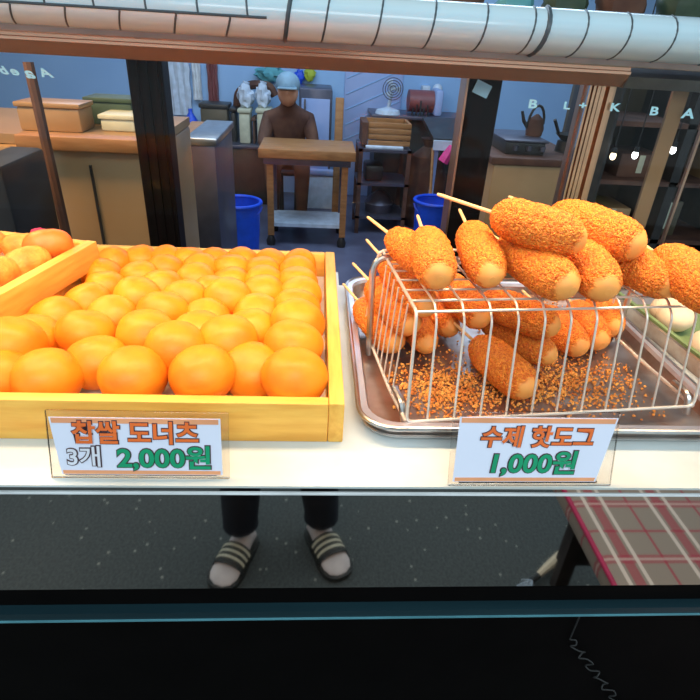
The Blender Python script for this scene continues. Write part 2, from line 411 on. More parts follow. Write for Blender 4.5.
DN = [(-0.2638, 0.4699, 1.1319, 0.0272), (-0.2231, 0.401, 1.1338, 0.028), (-0.1922, 0.4315, 1.1323, 0.0276), (-0.2154, 0.4723, 1.1377, 0.0269), (-0.2615, 0.5121, 1.1311, 0.0263), (-0.2438, 0.5525, 1.1304, 0.0255), (-0.2063, 0.5164, 1.1313, 0.0261), (-0.1511, 0.4009, 1.1374, 0.0279), (-0.0933, 0.4009, 1.1409, 0.0279), (-0.1222, 0.4354, 1.1458, 0.0273), (-0.1586, 0.4692, 1.1405, 0.0269), (-0.1112, 0.4773, 1.1348, 0.0269), (-0.1116, 0.5196, 1.131, 0.0261), (-0.153, 0.5144, 1.1413, 0.0257), (-0.191, 0.5567, 1.1377, 0.025), (-0.1406, 0.5556, 1.1375, 0.0249), (-0.078, 0.4507, 1.1452, 0.0272), (-0.015, 0.401, 1.1398, 0.028), (-0.0537, 0.4197, 1.1324, 0.0277), (-0.0178, 0.4462, 1.145, 0.0272), (-0.0633, 0.4895, 1.1342, 0.0268), (-0.0595, 0.5324, 1.1308, 0.0259), (-0.0156, 0.4909, 1.1444, 0.0263), (-0.0177, 0.5336, 1.1405, 0.0255), (-0.1149, 0.5864, 1.13, 0.025), (-0.0152, 0.5748, 1.1367, 0.0247), (-0.0571, 0.577, 1.1367, 0.0247), (-0.0193, 0.6142, 1.1343, 0.024), (-0.0603, 0.6161, 1.1338, 0.0238), (-0.0209, 0.6522, 1.1324, 0.0232), (-0.0657, 0.6538, 1.1317, 0.0229), (-0.02, 0.6885, 1.1306, 0.0225), (-0.1004, 0.6207, 1.1291, 0.024), (-0.1041, 0.657, 1.132, 0.0231), (-0.1403, 0.6165, 1.1338, 0.0238), (-0.1742, 0.5942, 1.1331, 0.0243), (-0.2065, 0.6207, 1.1331, 0.0235), (-0.2381, 0.5951, 1.1296, 0.0245), (-0.2548, 0.673, 1.1297, 0.0226), (-0.2552, 0.6334, 1.1287, 0.0236), (-0.1836, 0.6523, 1.1309, 0.0231), (-0.2245, 0.6887, 1.1276, 0.0223), (-0.1617, 0.686, 1.1299, 0.0222), (-0.1417, 0.654, 1.1317, 0.0229), (-0.1313, 0.6889, 1.1295, 0.0221), (-0.1933, 0.689, 1.1294, 0.022), (-0.0955, 0.6889, 1.1297, 0.0221), (-0.0574, 0.6888, 1.1299, 0.0222), (-0.0934, 0.5548, 1.14, 0.0254), (-0.2632, 0.4008, 1.1325, 0.0278), (-0.2638, 0.4352, 1.146, 0.0272)]
dmesh = []
for k in range(5):
    b = bmesh.new(); r = bmesh.ops.create_uvsphere(b, u_segments=36, v_segments=24, radius=1)
    for v in r['verts']:
        n = v.co.copy(); q = 1+.035*noise.noise(n*1.3+V((k*7, 0, 0)))+.008*noise.noise(n*5+V((k*3, 9, 0)))
        v.co = V((n.x*.0268*q, n.y*.0262*q, n.z*.0242*q*(1-.10*max(0, n.z)**6)))
    o = link('doughnut', b, M['dough']); dmesh.append(o.data); bpy.data.objects.remove(o)
dough_objs = []
for i, p in enumerate(DN):
    o = bpy.data.objects.new('doughnut', dmesh[i % 5]); COL.objects.link(o)
    o.location = p[:3]; o.rotation_euler = (random.uniform(-.35, .35), random.uniform(-.35, .35), random.uniform(0, 6.28))
    s = p[3]/.0262*random.uniform(.98, 1.03); o.scale = (s, s, s)
    dough_objs.append(o)
ORD = ['first', 'second', 'third', 'fourth', 'fifth', 'sixth', 'seventh', 'eighth', 'ninth', 'tenth', 'eleventh', 'twelfth']
rows = {}
for o in dough_objs: rows.setdefault(min(6, max(0, int((o.location.y-.385)/.046))), []).append(o)
for ri, rk_ in enumerate(sorted(rows)):
    rn_ = 'front row' if ri == 0 else ('rearmost row' if ri == len(rows)-1 else ORD[ri]+' row from the front')
    for ci, o in enumerate(sorted(rows[rk_], key=lambda q: -q.location.x)):
        tag(o, 'doughnut '+ORD[ci]+' from right in the large box, '+rn_, 'doughnut', 'doughnuts in the wooden box')

# fried bread pieces in the left box
def capsule_mesh(L, R, k, p=3.0, nu=48, nv=32, amp=.03):
    b = bmesh.new(); rings = []
    for i in range(nu+1):
        s = -cos(pi*i/nu); rr = R*max(0, 1-abs(s)**p)**.5 if 0 < i < nu else R*.02
        rings.append([V((s*L/2, rr*cos(2*pi*j/nv)*(1+amp*noise.noise(V((s*3+k, cos(2*pi*j/nv), sin(2*pi*j/nv))))), rr*sin(2*pi*j/nv)*(1+amp*noise.noise(V((s*3+k+9, cos(2*pi*j/nv), sin(2*pi*j/nv))))))) for j in range(nv)])
    return loft(b, rings)
LB = [((.100, .112), 1.1745, .052, .0175, 25, 'sausage', 'smooth dark orange fried roll at the rear right of the left box'),
      ((.098, .076), 1.1660, .052, .0170, 52, 'bread', 'rough golden croquette beside the smooth dark orange roll'),
      ((.088, .036), 1.1660, .056, .0180, 62, 'bread', 'speckled golden croquette against the right wall of the left box'),
      ((.045, .060), 1.1670, .060, .0185, 62, 'bread', 'big speckled golden croquette in the middle of the left box'),
      ((.062, .118), 1.1665, .045, .0150, 10, 'bread', 'small golden croquette at the rear wall of the left box'),
      ((.015, .112), 1.1670, .050, .0170, 30, 'bread', 'orange croquette at the rear cut by the left photo border'),
      ((.045, .010), 1.1670, .060, .0185, 60, 'bread', 'golden croquette at the far left end of the left box')]
for i, (xy, z, L, R, a, mk, lb) in enumerate(LB):
    o = link('croquette', capsule_mesh(L, R, i*3, 2.6, amp=.05), M[mk]); q = Matrix.Rotation(radians(-12.5), 3, 'Z') @ V((xy[0], xy[1], 0))
    o.location = (bc.x+q.x, bc.y+q.y, z); o.rotation_euler = (0, radians(-3), radians(a))
    tag(o, lb, 'croquette', 'croquettes in the left box')
for i, (x, y) in enumerate([(-.005, .06), (-.01, .0), (.03, -.045), (.08, -.02), (-.04, .105), (-.06, .05), (.07, -.08), (-.03, -.06), (.02, -.105), (-.08, -.01)]):
    o = link('croquette', capsule_mesh(.056, .0175, i*5+2, 2.6, amp=.05, nu=24, nv=20), M['bread']); q = Matrix.Rotation(radians(-12.5), 3, 'Z') @ V((x, y, 0))
    o.location = (bc.x+q.x, bc.y+q.y, 1.1660); o.rotation_euler = (0, 0, radians(60+i*7))
    tag(o, 'golden croquette in the part of the left box beyond the left photo border', 'croquette', 'croquettes beyond the left border')
o = link('ketchup_sachet', capsule_mesh(.022, .007, 3, 2, amp=.2), M['pink']); o.location = aty(41, 234, .640); o.rotation_euler = (0, .4, .6)
tag(o, 'small pinkish red wrapper end poking up behind the croquettes', 'wrapper')

# ------------------------------------------------------------------ metal tray and wire rack
tr = thing('metal_tray', 'shiny rectangular metal tray with rolled rim under the wire rack', 'tray', (.21, .53, 1.1))
def ringz(ins, z, r): return rrect(-.168+ins, -.168+ins, .168-ins, .155-ins, r-ins*.5, z, 6)
b = bmesh.new()
loft(b, [ringz(.0085, .013, .03), ringz(.011, .003, .028), ringz(.030, .0028, .02)], caps=False)
R2 = ringz(.030, .0028, .02); bvs = [b.verts.new(p) for p in R2]; b.faces.new(bvs)
loft(b, [ringz(0, .0145, .03), ringz(.009, .0005, .028)], caps=False)
bvs = [b.verts.new(p) for p in ringz(.009, .0005, .028)]; b.faces.new(bvs)
link('tray_body', b, M['tray'], tr)
b = loft(bmesh.new(), [ringz(0, .0145, .03), ringz(.0015, .0168, .03), ringz(.007, .0168, .03), ringz(.0085, .013, .03)], caps=False); link('rim_flange', b, M['rim'], tr)
b = tube(bmesh.new(), ringz(-.0005, .0160, .03), .0022, seg=8, closed=True); link('rolled_rim', b, M['steel'], tr)
b = tube(bmesh.new(), ringz(.004, .0042, .03), .0014, seg=6, closed=True); link('base_ring', b, M['steel'], tr)

rk = thing('wire_rack', 'silver wire cooling rack standing in the metal tray and carrying hot dogs', 'rack', (.08, .39, 1.104), radians(6))
def rp(x, y, z): return V((x-.08, y-.39, z-1.104))
RZ = 1.21; XA, XB = .080, .362; YF, YR = .393, .530
WR = .00105
for i in range(11):
    x = .1015+.0238*i
    link('rack_wire', T(fillet([rp(x, YR, RZ), rp(x, YF+.012, RZ), rp(x-.001, YF-.001, RZ-.010), rp(x-.004, .372, 1.1175)], .004, 3), WR, seg=6), M['wire'], rk)
for i, y in enumerate((YF+.002, .416, .438, .460, .482, .500)):
    link('cross_wire', T([rp(XA+.002, y, RZ-.0022), rp(XB, y, RZ-.0022)], WR*1.15 if i < 2 else WR, seg=6), M['wire'], rk)
# outer loop of the front
link('front_frame', T(fillet([rp(XA+.004, YR, RZ-.001), rp(XA+.003, YF, RZ-.001), rp(.0785, .370, 1.1165), rp(.353, .371, 1.1165), rp(.360, YF, RZ-.001), rp(.360, YR, RZ-.001)], .006, 4), .0015, seg=8), M['wire'], rk)
link('rear_frame', T(fillet([rp(XA-.01, YR, 1.1165), rp(XA, YR+.002, RZ), rp(XB-.003, YR+.002, RZ), rp(.360, YR, 1.1165)], .008, 4), .0015, seg=8), M['wire'], rk)
for i in range(6):
    y = .410+.017*i; link('side_wire', T([rp(XA, y, RZ-.002), rp(.0745, y, 1.117)], WR*.8, seg=6), M['wire'], rk)
link('bottom_rail', T(fillet([rp(.0785, .371, 1.1165), rp(.0745, .42, 1.1165), rp(.0735, YR, 1.1165)], .01), .0017, seg=8), M['wire'], rk)
link('bottom_rail', T(fillet([rp(.353, .371, 1.1165), rp(.354, .46, 1.1165), rp(.356, .53, 1.118)], .01), .0019, seg=8), M['wire'], rk)
link('support_arch', T(fillet([rp(.0700, .497, 1.108), rp(.0700, .511, RZ+.001), rp(.200, .511, RZ-.0045), rp(.364, .511, RZ-.001), rp(.360, .511, 1.1075)], .018, 7), .0035, seg=10), M['steel'], rk)
link('support_leg', T(fillet([rp(.358, .522, 1.1075), rp(.358, .522, 1.135), rp(.356, .500, 1.132), rp(.356, .500, 1.117)], .006), .0028, seg=8), M['steel'], rk)
link('support_leg', T(fillet([rp(.351, .372, 1.1065), rp(.351, .378, 1.124), rp(.351, .400, 1.124)], .006), .0032, seg=8), M['steel'], rk)
link('support_leg', T(fillet([rp(.080, .380, 1.1065), rp(.078, .386, 1.124), rp(.077, .41, 1.124)], .006), .0032, seg=8), M['steel'], rk)

# crumbs, a scatter nobody could count
b = bmesh.new()
rn = random.Random(3)
for i in range(3000):
    if i < 1100: x = rn.gauss(.13, .025); y = rn.gauss(.435, .025)
    elif i < 2300: x = rn.gauss(.24, .045); y = rn.gauss(.455, .028)
    else: x = rn.uniform(.07, .35); y = rn.uniform(.40, .66)
    if not (.075 < x < .340 and .392 < y < .66): continue
    s = rn.uniform(.0006, .0018)
    r = bmesh.ops.create_icosphere(b, subdivisions=1, radius=s)
    for v in r['verts']: v.co = V((v.co.x*rn.uniform(.7, 1.3), v.co.y, v.co.z*.8))+V((x, y, 1.1030+s*.7+rn.random()*.0012))
o = link('crumbs', b, M['crumb']); o['label'] = 'loose orange bread crumbs scattered over the metal tray'; o['category'] = 'crumbs'; o['kind'] = 'stuff'

# ------------------------------------------------------------------ hot dogs on sticks
def hotdog_mesh(L, R, k, nu=120, nv=110):
    b = bmesh.new(); rings = []; cm = []
    for i in range(nu+1):
        s = -cos(pi*i/nu)*.999; e = 3.4
        pr = max(0.02, (1-abs(s)**e))**.5
        pr *= 1+.05*noise.noise(V((s*2+k, 3, 1)))
        ring = []
        for j in range(nv):
            a = 2*pi*j/nv; n = V((0, cos(a), sin(a)))
            P = V((s*L/2, pr*R*n.y, pr*R*n.z)); q = P*1000
            edge = L/2-.0075+.004*noise.noise(V((n.y*1.6+k, n.z*1.6, 5)))
            c = min(1, max(0, (edge-P.x)/.004+.5))
            d = noise.voronoi(q*.52+V((k*5, 0, 0)))[0]
            h = (.0015*(.55-d[0])+.0010*noise.noise(q*.3))*c+.0005*noise.noise(q*.1)
            N = V((s*abs(s)*1.2, n.y, n.z)).normalized()
            ring.append(P+N*h); cm.append(c)
        rings.append(ring)
    loft(b, rings)
    o = link('coating', b, M['hotdog'])
    me = o.data; at = me.attributes.new('coat', 'FLOAT', 'POINT')
    for i, c in enumerate(cm): at.data[i].value = c
    bpy.data.objects.remove(o)
    return me
hm = [hotdog_mesh(.112, .0212, 1), hotdog_mesh(.108, .0205, 5), hotdog_mesh(.112, .0192, 9), hotdog_mesh(.105, .0188, 14)]
sb = lathe(bmesh.new(), [(.0001, 0), (.0016, .001), (.0016, .085), (.0012, .0875)], seg=10)
bmesh.ops.rotate(sb, cent=(0, 0, 0), matrix=Matrix.Rotation(-pi/2, 3, 'Y'), verts=sb.verts)
o = link('stick', sb, M['stick']); sm = o.data; bpy.data.objects.remove(o)
HD = dict(
 T1=((437, 272, 1.231), (427, 243, 1.236), 0, 0.88, 'crumbed hot dog on the rack, leftmost of the top row'),
 T2=((489, 272, 1.231), (472, 236, 1.238), 1, 0.88, 'hot dog upright on the rack, second from the left end'),
 T3=((562, 283, 1.232), (512, 249, 1.236), 0, 0.9, 'slanting hot dog at the middle of the rack front, below the upper pair'),
 T4=((569, 238, 1.262), (518, 221, 1.268), 1, 0.92, 'left hot dog of the pair piled on top'),
 T5=((629, 243, 1.254), (564, 218, 1.258), 0, 0.98, 'long hot dog with pale tip on top of the pile, right of the pair'),
 T6=((602, 284, 1.231), (582, 256, 1.236), 3, 0.98, 'hot dog with broad pale tip under the upper pair'),
 T7=((664, 282, 1.228), (630, 264, 1.230), 2, .92, 'hot dog under the right end of the topmost long one'),
 T8=((716, 296, 1.234), (668, 262, 1.238), 0, 0.95, 'hot dog cut off by the right border of the photo'),
 T9=((428, 264, 1.226), (410, 250, 1.228), 3, .85, 'hot dog half hidden behind the leftmost of the top row'),
 L1=((392, 340, 1.124), (366, 310, 1.128), 2, .95, 'bottom hot dog in the tray nearest the left rim'),
 L2=((408, 322, 1.152), (378, 290, 1.158), 2, .95, 'hot dog under the rack resting on the left bottom one'),
 L3=((424, 304, 1.178), (390, 266, 1.186), 3, .92, 'hot dog just below the wires at the left end of the rack'),
 L4=((426, 342, 1.124), (402, 305, 1.128), 3, .90, 'hot dog in the tray, second from the left rim'),
 L5=((448, 326, 1.124), (420, 295, 1.128), 3, .90, 'hot dog in the tray, third from the left rim'),
 L6=((522, 384, 1.124), (484, 350, 1.128), 2, 1.0, 'big hot dog lying foremost on the crumbs in the tray'),
 L7=((544, 353, 1.124), (492, 322, 1.130), 2, .90, 'hot dog in the tray behind the foremost one'),
 L8=((546, 324, 1.160), (495, 303, 1.162), 2, .95, 'hot dog on the second layer under the middle of the rack'),
 L9=((576, 344, 1.124), (550, 318, 1.128), 3, .92, 'hot dog in the tray with blunt end right of the second layer'),
 L10=((597, 338, 1.124), (578, 312, 1.128), 3, .92, 'hot dog in the tray, second from the right end'),
 L11=((612, 325, 1.128), (598, 300, 1.132), 3, .9, 'hot dog in the tray, nearest the right leg of the rack'),
 L12=((478, 316, 1.152), (450, 285, 1.160), 3, .95, 'hot dog under the wires between the two left upright ones'),
)
for k, (a, c, mi, s, lb) in HD.items():
    A = atz(*a); C = atz(*c); d = (A-C).normalized()
    L = min(.118, max(.082, (A-C).length+.030)); L0 = (.112, .108, .112, .105)[mi]
    t = thing('hot_dog', lb, 'hot dog', group='hot dogs on the rack' if k[0] == 'T' else 'hot dogs in the tray')
    ctr = A - d*(L/2-.014)
    X = d; Zv = (V((0, 0, 1))-X*X.z).normalized(); Yv = Zv.cross(X)
    mm = Matrix((X, Yv, Zv)).transposed() @ Matrix.Rotation(len(lb)*1.1+mi, 3, 'X')
    mm = mm.to_4x4(); mm.translation = ctr; t.matrix_world = mm
    o = bpy.data.objects.new('coating', hm[mi]); COL.objects.link(o); o.parent = t; o.scale = (L/L0, s, s)
    o = bpy.data.objects.new('stick', sm); COL.objects.link(o); o.parent = t; o.location = (-L/2+.036, 0, 0)

# second food tray on the right
gt = thing('green_tray', 'long green-lined metal tray with pale buns right of the hot dog rack', 'tray', (.53, .56, 1.1), radians(4))
b = bmesh.new(); loft(b, [rrect(-.13, -.2, .13, .11, .02, .02), rrect(-.126, -.196, .126, .106, .02, .02), rrect(-.115, -.185, .115, .095, .015, .004)], caps=False)
bvs = [b.verts.new(p) for p in rrect(-.115, -.185, .115, .095, .015, .004)]; b.faces.new(bvs)
loft(b, [rrect(-.13, -.2, .13, .11, .02, .02), rrect(-.125, -.195, .125, .105, .02, .0005)], caps=False)
link('tray_body', b, M['tray'], gt); link('green_liner', B((-.112, -.18, .0045), (.112, .09, .007)), M['greens'], gt)
link('green_side_strip', B((-.124, -.19, .006), (-.119, .10, .022)), M['greens'], gt)
for i, (u, v, lb) in enumerate(((641, 316, 'pale round bun seen through the wires right of the rack'), (690, 345, 'pale round bun on the green liner near the right border'), (668, 310, 'pale bun behind the other two on the green liner'))):
    b = bmesh.new(); ball(b, (0, 0, 0), .021, .021, .017, lump=.05); o = link('bun', b, M['bun']); p = atz(u, v, 1.124); p.x = max(p.x, .435); o.location = p
    tag(o, lb, 'bun', 'buns in the green tray')

# ------------------------------------------------------------------ price signs
def sign(name, bl, br, h, lean, lines, label, cards):
    P = (bl+br)/2; d = br-bl; wd = d.length; rz = atan2(d.y, d.x)
    t = thing('price_sign', label, 'price sign', P, rz)
    Rm = Matrix.Rotation(-lean, 3, 'X')
    def tilt(bm): bmesh.ops.rotate(bm, cent=(0, 0, 0), matrix=Rm, verts=bm.verts); return bm
    ac = link('acrylic_holder', tilt(B((-wd/2-.003, 0, 0), (wd/2+.004, .0028, h), bev=.0006)), M['acryl'], t, False)
    link('holder_foot', B((-wd/2+.006, .003, 0), (wd/2-.006, .012, .0012), bev=.0004), M['acryl'], t, False)
    x0, x1, z0, z1, sk = cards
    def quad(za, zb, y, mt, nm, par, i0=0, i1=0):
        b = bmesh.new()
        f = (z0-za)/(z0-z1+1e-9)
        def xl(z): return x0+sk[0]*(z1-z)/(z1-z0)+i0
        def xr(z): return x1-sk[1]*(z1-z)/(z1-z0)-i1
        loft(b, [[V((xl(z), yy, z)), V((xr(z), yy, z))][::1] + [V((xr(z), yy2, z)), V((xl(z), yy2, z))] for z in (za, zb) for yy, yy2 in ((y, y+.0003),)])
        return link(nm, tilt(b), mt, par, False)
    cdp = quad(z0, z1, -.0008, M['card'], 'price_card', t)
    hh = z1-z0
    quad(z1-.0045, z1-.0006, -.0012, M['peach'], 'card_stripe', cdp, .0015, .0015)
    quad(z0+.0006, z0+.0035, -.0012, M['peach'], 'card_stripe', cdp, .0015, .0015)
    for (txt, cx, cz, sz, mt, sh, xs) in lines:
        for off, mm, yy, ex in ((sz*.060, M['ink'], -.0013, .0001), (sz*.026 if mt != 'white' else sz*.015, M[mt], -.0018, .0001)):
            bm = text_mesh(txt, sz, off, sh, xs, ex)
            bmesh.ops.rotate(bm, cent=(0, 0, 0), matrix=Matrix.Rotation(pi/2, 3, 'X'), verts=bm.verts)
            bmesh.ops.translate(bm, vec=(cx, yy, cz), verts=bm.verts)
            link('lettering' if mm != M['ink'] else 'lettering_outline', tilt(bm), mm, cdp, False)
    return t
bl, br = atz(55, 478, 1.1005), atz(224, 479, 1.1005)
sign('price_sign', bl, br, .0535, radians(16),
     [('찹쌀 도너츠', -.001, .0305, .0188, 'orange', 0, 1.0), ('3개', -.0390, .0120, .0175, 'white', 0, 1.05), ('2,000원', .0195, .0105, .0200, 'green', 0, 1.12)],
     'white price card reading 2,000 won standing before the doughnut box', (-.0625, .0605, .0035, .0490, (.006, -.001)))
bl, br = atz(452, 486, 1.1005), atz(606, 486, 1.1005)
sign('price_sign', bl, br, .0605, radians(18),
     [('수제 핫도그', .001, .0345, .0180, 'orange', .12, 1.02), ('1,000원', -.001, .0125, .0205, 'green', .12, 1.12)],
     'white price card reading 1,000 won standing before the wire rack', (-.0600, .0640, .0040, .0565, (-.002, .012)))

# ------------------------------------------------------------------ kitchen behind the glass
def P(u, v, y): return aty(u, v, y)
def kb(u0, v0, u1, v1, y, dep, floor=False):
    uc, vc = (u0+u1)/2, (v0+v1)/2
    return (P(u0, vc, y).x, y, 0 if floor else P(uc, v1, y).z), (P(u1, vc, y).x, y+dep, P(uc, v0, y).z)
def kthing(name, label, cat, c, group=None): return thing(name, label, cat, c, 0, group)
def kpart(t, name, bm, mt, smooth=True):
    bmesh.ops.translate(bm, vec=-V(t.location), verts=bm.verts); return link(name, bm, M[mt], t, smooth)

# warm tan block standing in for the glass reflection at left, with wooden beam
t = kthing('left_reflection_block', 'large warm tan block standing in for the glass reflection at left', 'cabinet', (-.75, 1.5, 0))
za = P(75, 150, 1.5).z; zb = P(75, 136, 1.5).z
xr = P(150, 150, 1.5).x
kpart(t, 'body', B((-1.6, 1.52, 0), (xr, 2.0, za-.002), bev=.01), 'ktan')
kpart(t, 'wooden_beam', B((P(18, 140, 1.5).x, 1.48, za), (xr, 1.54, zb), bev=.004), 'kbeam')
kpart(t, 'top_panel', B((-1.6, 1.545, za), (xr, 2.0, zb-.01)), 'ktan')
kpart(t, 'door_gap', B((P(95, 200, 1.515).x, 1.514, .1), (P(95, 200, 1.515).x+.006, 1.5205, za-.04)), 'kdark')
for (u0, v0, u1, v1, y, mt, lb, nm) in (
    (86, 98, 132, 124, 1.75, 'kgreen', 'dark green bin standing on the tan block', 'bin'),
    (18, 103, 80, 134, 1.6, 'ktan', 'hazy tan carton standing on the tan block', 'carton'),
    (100, 115, 134, 128, 1.65, 'kpale', 'pale flat box in front of the dark green bin', 'tub')):
    a, c = kb(u0, v0, u1, v1, y, .1); a = (a[0], a[1], zb-.01)
    t = kthing(nm, lb, nm, ((a[0]+c[0])/2, y, a[2]))
    kpart(t, 'body', B(a, (c[0], c[1], c[2]-.012), bev=.006), mt)
    kpart(t, 'lid', B((a[0]-.004, a[1]-.004, c[2]-.012), (c[0]+.004, c[1]+.004, c[2]), bev=.003), mt)
o = link('leaning_pole', T([P(28, 62, 1.42), (P(62, 230, 1.30).x, 1.34, 0)], .012), M['kbrown']); tag(o, 'reddish brown pole leaning at the far left behind the glass', 'pole')
# bottles in the dark lower-left corner
t = kthing('black_cart', 'black cart at the far left behind the croquette box', 'cart', (-.72, 1.15, 0))
a = P(-30, 150, 1.2); c = P(36, 150, 1.2)
kpart(t, 'body', B((a.x, 1.15, .1), (P(22, 200, 1.2).x, 1.35, P(0, 160, 1.2).z), bev=.01), 'kblack')
for dx in (.06, .3):
    for dy in (1.18, 1.32): kpart(t, 'caster', lathe(bmesh.new(), [(.01, 0), (.03, .0), (.03, .1), (.01, .1)], (a.x+dx, dy, 0), 12), 'kdark')

# steel counter beside the dark post
t = kthing('steel_counter', 'grey steel counter right of the thick dark post', 'counter', P(200, 190, 2.4)*1)
t.location.z = 0
a, c = kb(192, 138, 218, 245, 2.4, .5, True)
kpart(t, 'body', B(a, (c[0], c[1], c[2]-.03), bev=.006), 'kgrey'); kpart(t, 'worktop', B((a[0]-.01, a[1]-.01, c[2]-.03), (c[0]+.01, c[1], c[2]), bev=.004), 'steel')
a2, c2 = kb(168, 139, 190, 150, 2.4, .5)
kpart(t, 'wooden_top', B((a2[0], 2.42, a2[2]), (a[0]-.012, 2.9, c2[2]), bev=.003), 'kbeam')
kpart(t, 'side_leg', B((P(180, 180, 2.4).x, 2.42, 0), (P(186, 180, 2.4).x, 2.46, a2[2])), 'kbeam')
# blue buckets
def bucket(u0, u1, v0, y, lb):
    x0, x1 = P(u0, v0, y).x, P(u1, v0, y).x; c = ((x0+x1)/2, y, 0); R = (x1-x0)/2; H = P((u0+u1)/2, v0, y).z
    t = thing('bucket', lb, 'bucket', c, 0, 'blue buckets')
    link('body', lathe(bmesh.new(), [(.001, .004), (R*.78, .004), (R*.93, H*.92), (R*.90, H*.92), (R*.75, .012), (.001, .012)][:2]+[(R*.93, H*.96), (R*.90, H*.96), (R*.75, .02), (.001, .02)], seg=28), M['kblue'], t)
    link('rim', tube(bmesh.new(), [V((R*.95*cos(k*pi/14), R*.95*sin(k*pi/14), H*.97)) for k in range(28)], .012, closed=True), M['kblue'], t)
    link('handle', T([V((R*cos(k*pi/10), -R*.35*sin(k*pi/10)-.02, H*.93-R*.55*sin(k*pi/10))) for k in range(11)], .006, seg=6), M['kblue'], t)
bucket(214, 262, 200, 3.6, 'blue plastic bucket left of the wooden-topped table')
bucket(414, 458, 199, 3.8, 'blue plastic bucket behind the leftmost upright hot dog')
# back counter with cooker
t = kthing('back_counter', 'dark counter along the back wall at left', 'counter', P(225, 160, 4.6)*1); t.location.z = 0
a, c = kb(186, 144, 268, 200, 5.02, .46, True)
kpart(t, 'body', B(a, (c[0], c[1], c[2]-.03), bev=.01), 'kdark'); kpart(t, 'worktop', B((a[0]-.02, a[1]-.03, c[2]-.03), (c[0]+.02, c[1], c[2]), bev=.004), 'kgrey')
ZB = c[2]
def on_counter(nm, lb, u0, v0, u1, y, mt, dep=.2, lidm=None):
    y += .37
    if dep > .2: dep = .22
    a, c = kb(u0, v0, u1, 144, y, dep); a = (a[0], a[1], ZB)
    t = kthing(nm, lb, nm.replace('_', ' '), ((a[0]+c[0])/2, y+dep/2, ZB)); h = c[2]-ZB
    kpart(t, 'body', B(a, (c[0], c[1], c[2]-h*.12), bev=.015), mt)
    kpart(t, 'lid', B((a[0]-.01, a[1]-.01, c[2]-h*.12), (c[0]+.01, c[1]+.01, c[2]), bev=.01), lidm or mt)
    return t
on_counter('cooker', 'dark olive box cooker on the back counter', 201, 104, 228, 4.75, 'kolive', .3, 'kdark')
on_counter('cooker', 'narrow dark cooker right of the olive one', 231, 108, 236, 4.75, 'kdark')
on_counter('tub', 'pale yellow tub, left one under the blue-white bags', 239, 109, 250, 4.7, 'kpale')
on_counter('tub', 'pale yellow tub, right one under the blue-white bags', 257, 109, 270, 4.7, 'kpale')
on_counter('carton', 'small brown carton between the pale yellow tubs', 252.6, 118, 254.8, 4.7, 'kbrown')
b = lathe(bmesh.new(), [(.05, 0), (.055, .02), (.055, .16), (.03, .2), (.018, .22), (.018, .25)], (0, 0, 0)); o = link('canister', b, M['kblue']); p = P(192, 130, 5.15); o.location = (p.x, 5.15, ZB)
tag(o, 'blue canister at the left end of the back counter', 'canister')
for i, (u, v, s, mt, lb) in enumerate(((246, 99, .075, 'kwhite', 'left blue-white bag on the tubs'), (263, 100, .07, 'kwhite', 'right blue-white bag on the tubs'))):
    b = bmesh.new(); p = P(u, 107, 5.17); ball(b, (0, 0, .09), s, s, .09, lump=.5); tube(b, [(0, 0, .16), (.01, 0, .2)], [.02, .03]); o = link('plastic_bag', b, M[mt]); o.location = (p.x, 5.17, P(u, 107.5, 5.17).z)
    tag(o, lb, 'bag', 'plastic bags on the tubs')
o = link('hose', T(fillet([P(237, 108, 5.3), P(238, 92, 5.3), P(252, 84, 5.3), P(270, 86, 5.3), P(275, 96, 5.3)], .05), .035), M['kbrown']); tag(o, 'thick dark brown hose arching over the blue-white bags', 'hose')
# things on back wall: white towel, pink strip, teal bundle
def hang(nm, lb, cat, u0, v0, u1, v1, y, mt, dep=.04):
    a, c = kb(u0, v0, u1, v1, y, dep); b = bmesh.new(); N = 10
    rings = []
    for i in range(9):
        z = a[2]+(c[2]-a[2])*i/8; f = 1-.12*abs(sin(i*.9))
        xc = (a[0]+c[0])/2; hw = (c[0]-a[0])/2*f
        rings.append([V((xc-hw+2*hw*k/N, y+dep*.5*sin(k*1.9+i*.3)*.5, z)) for k in range(N+1)]+[V((xc+hw-2*hw*k/N, y+dep+dep*.5*sin(k*1.5), z)) for k in range(N+1)])
    loft(b, rings); return tag(link(nm, b, M[mt]), lb, cat)
hang('towel', 'white towel hanging on the blue wall above the olive cooker', 'towel', 192, 62, 201, 100, 5.445, 'edge')
hang('curtain_strip', 'dark reddish strip hanging right of the white towel', 'curtain', 207, 62, 218, 104, 5.445, 'kred')
hang('curtain', 'pale grey-blue curtain hanging left of the white towel', 'curtain', 168, 62, 191, 115, 5.445, 'kwhite')
b = bmesh.new(); ball(b, (0, 0, 0), .12, .06, .06, lump=.6); o = link('cloth_bundle', b, M['kteal']); o.location = P(270, 73, 5.43); tag(o, 'teal cloth bundle hanging high on the blue wall', 'cloth')

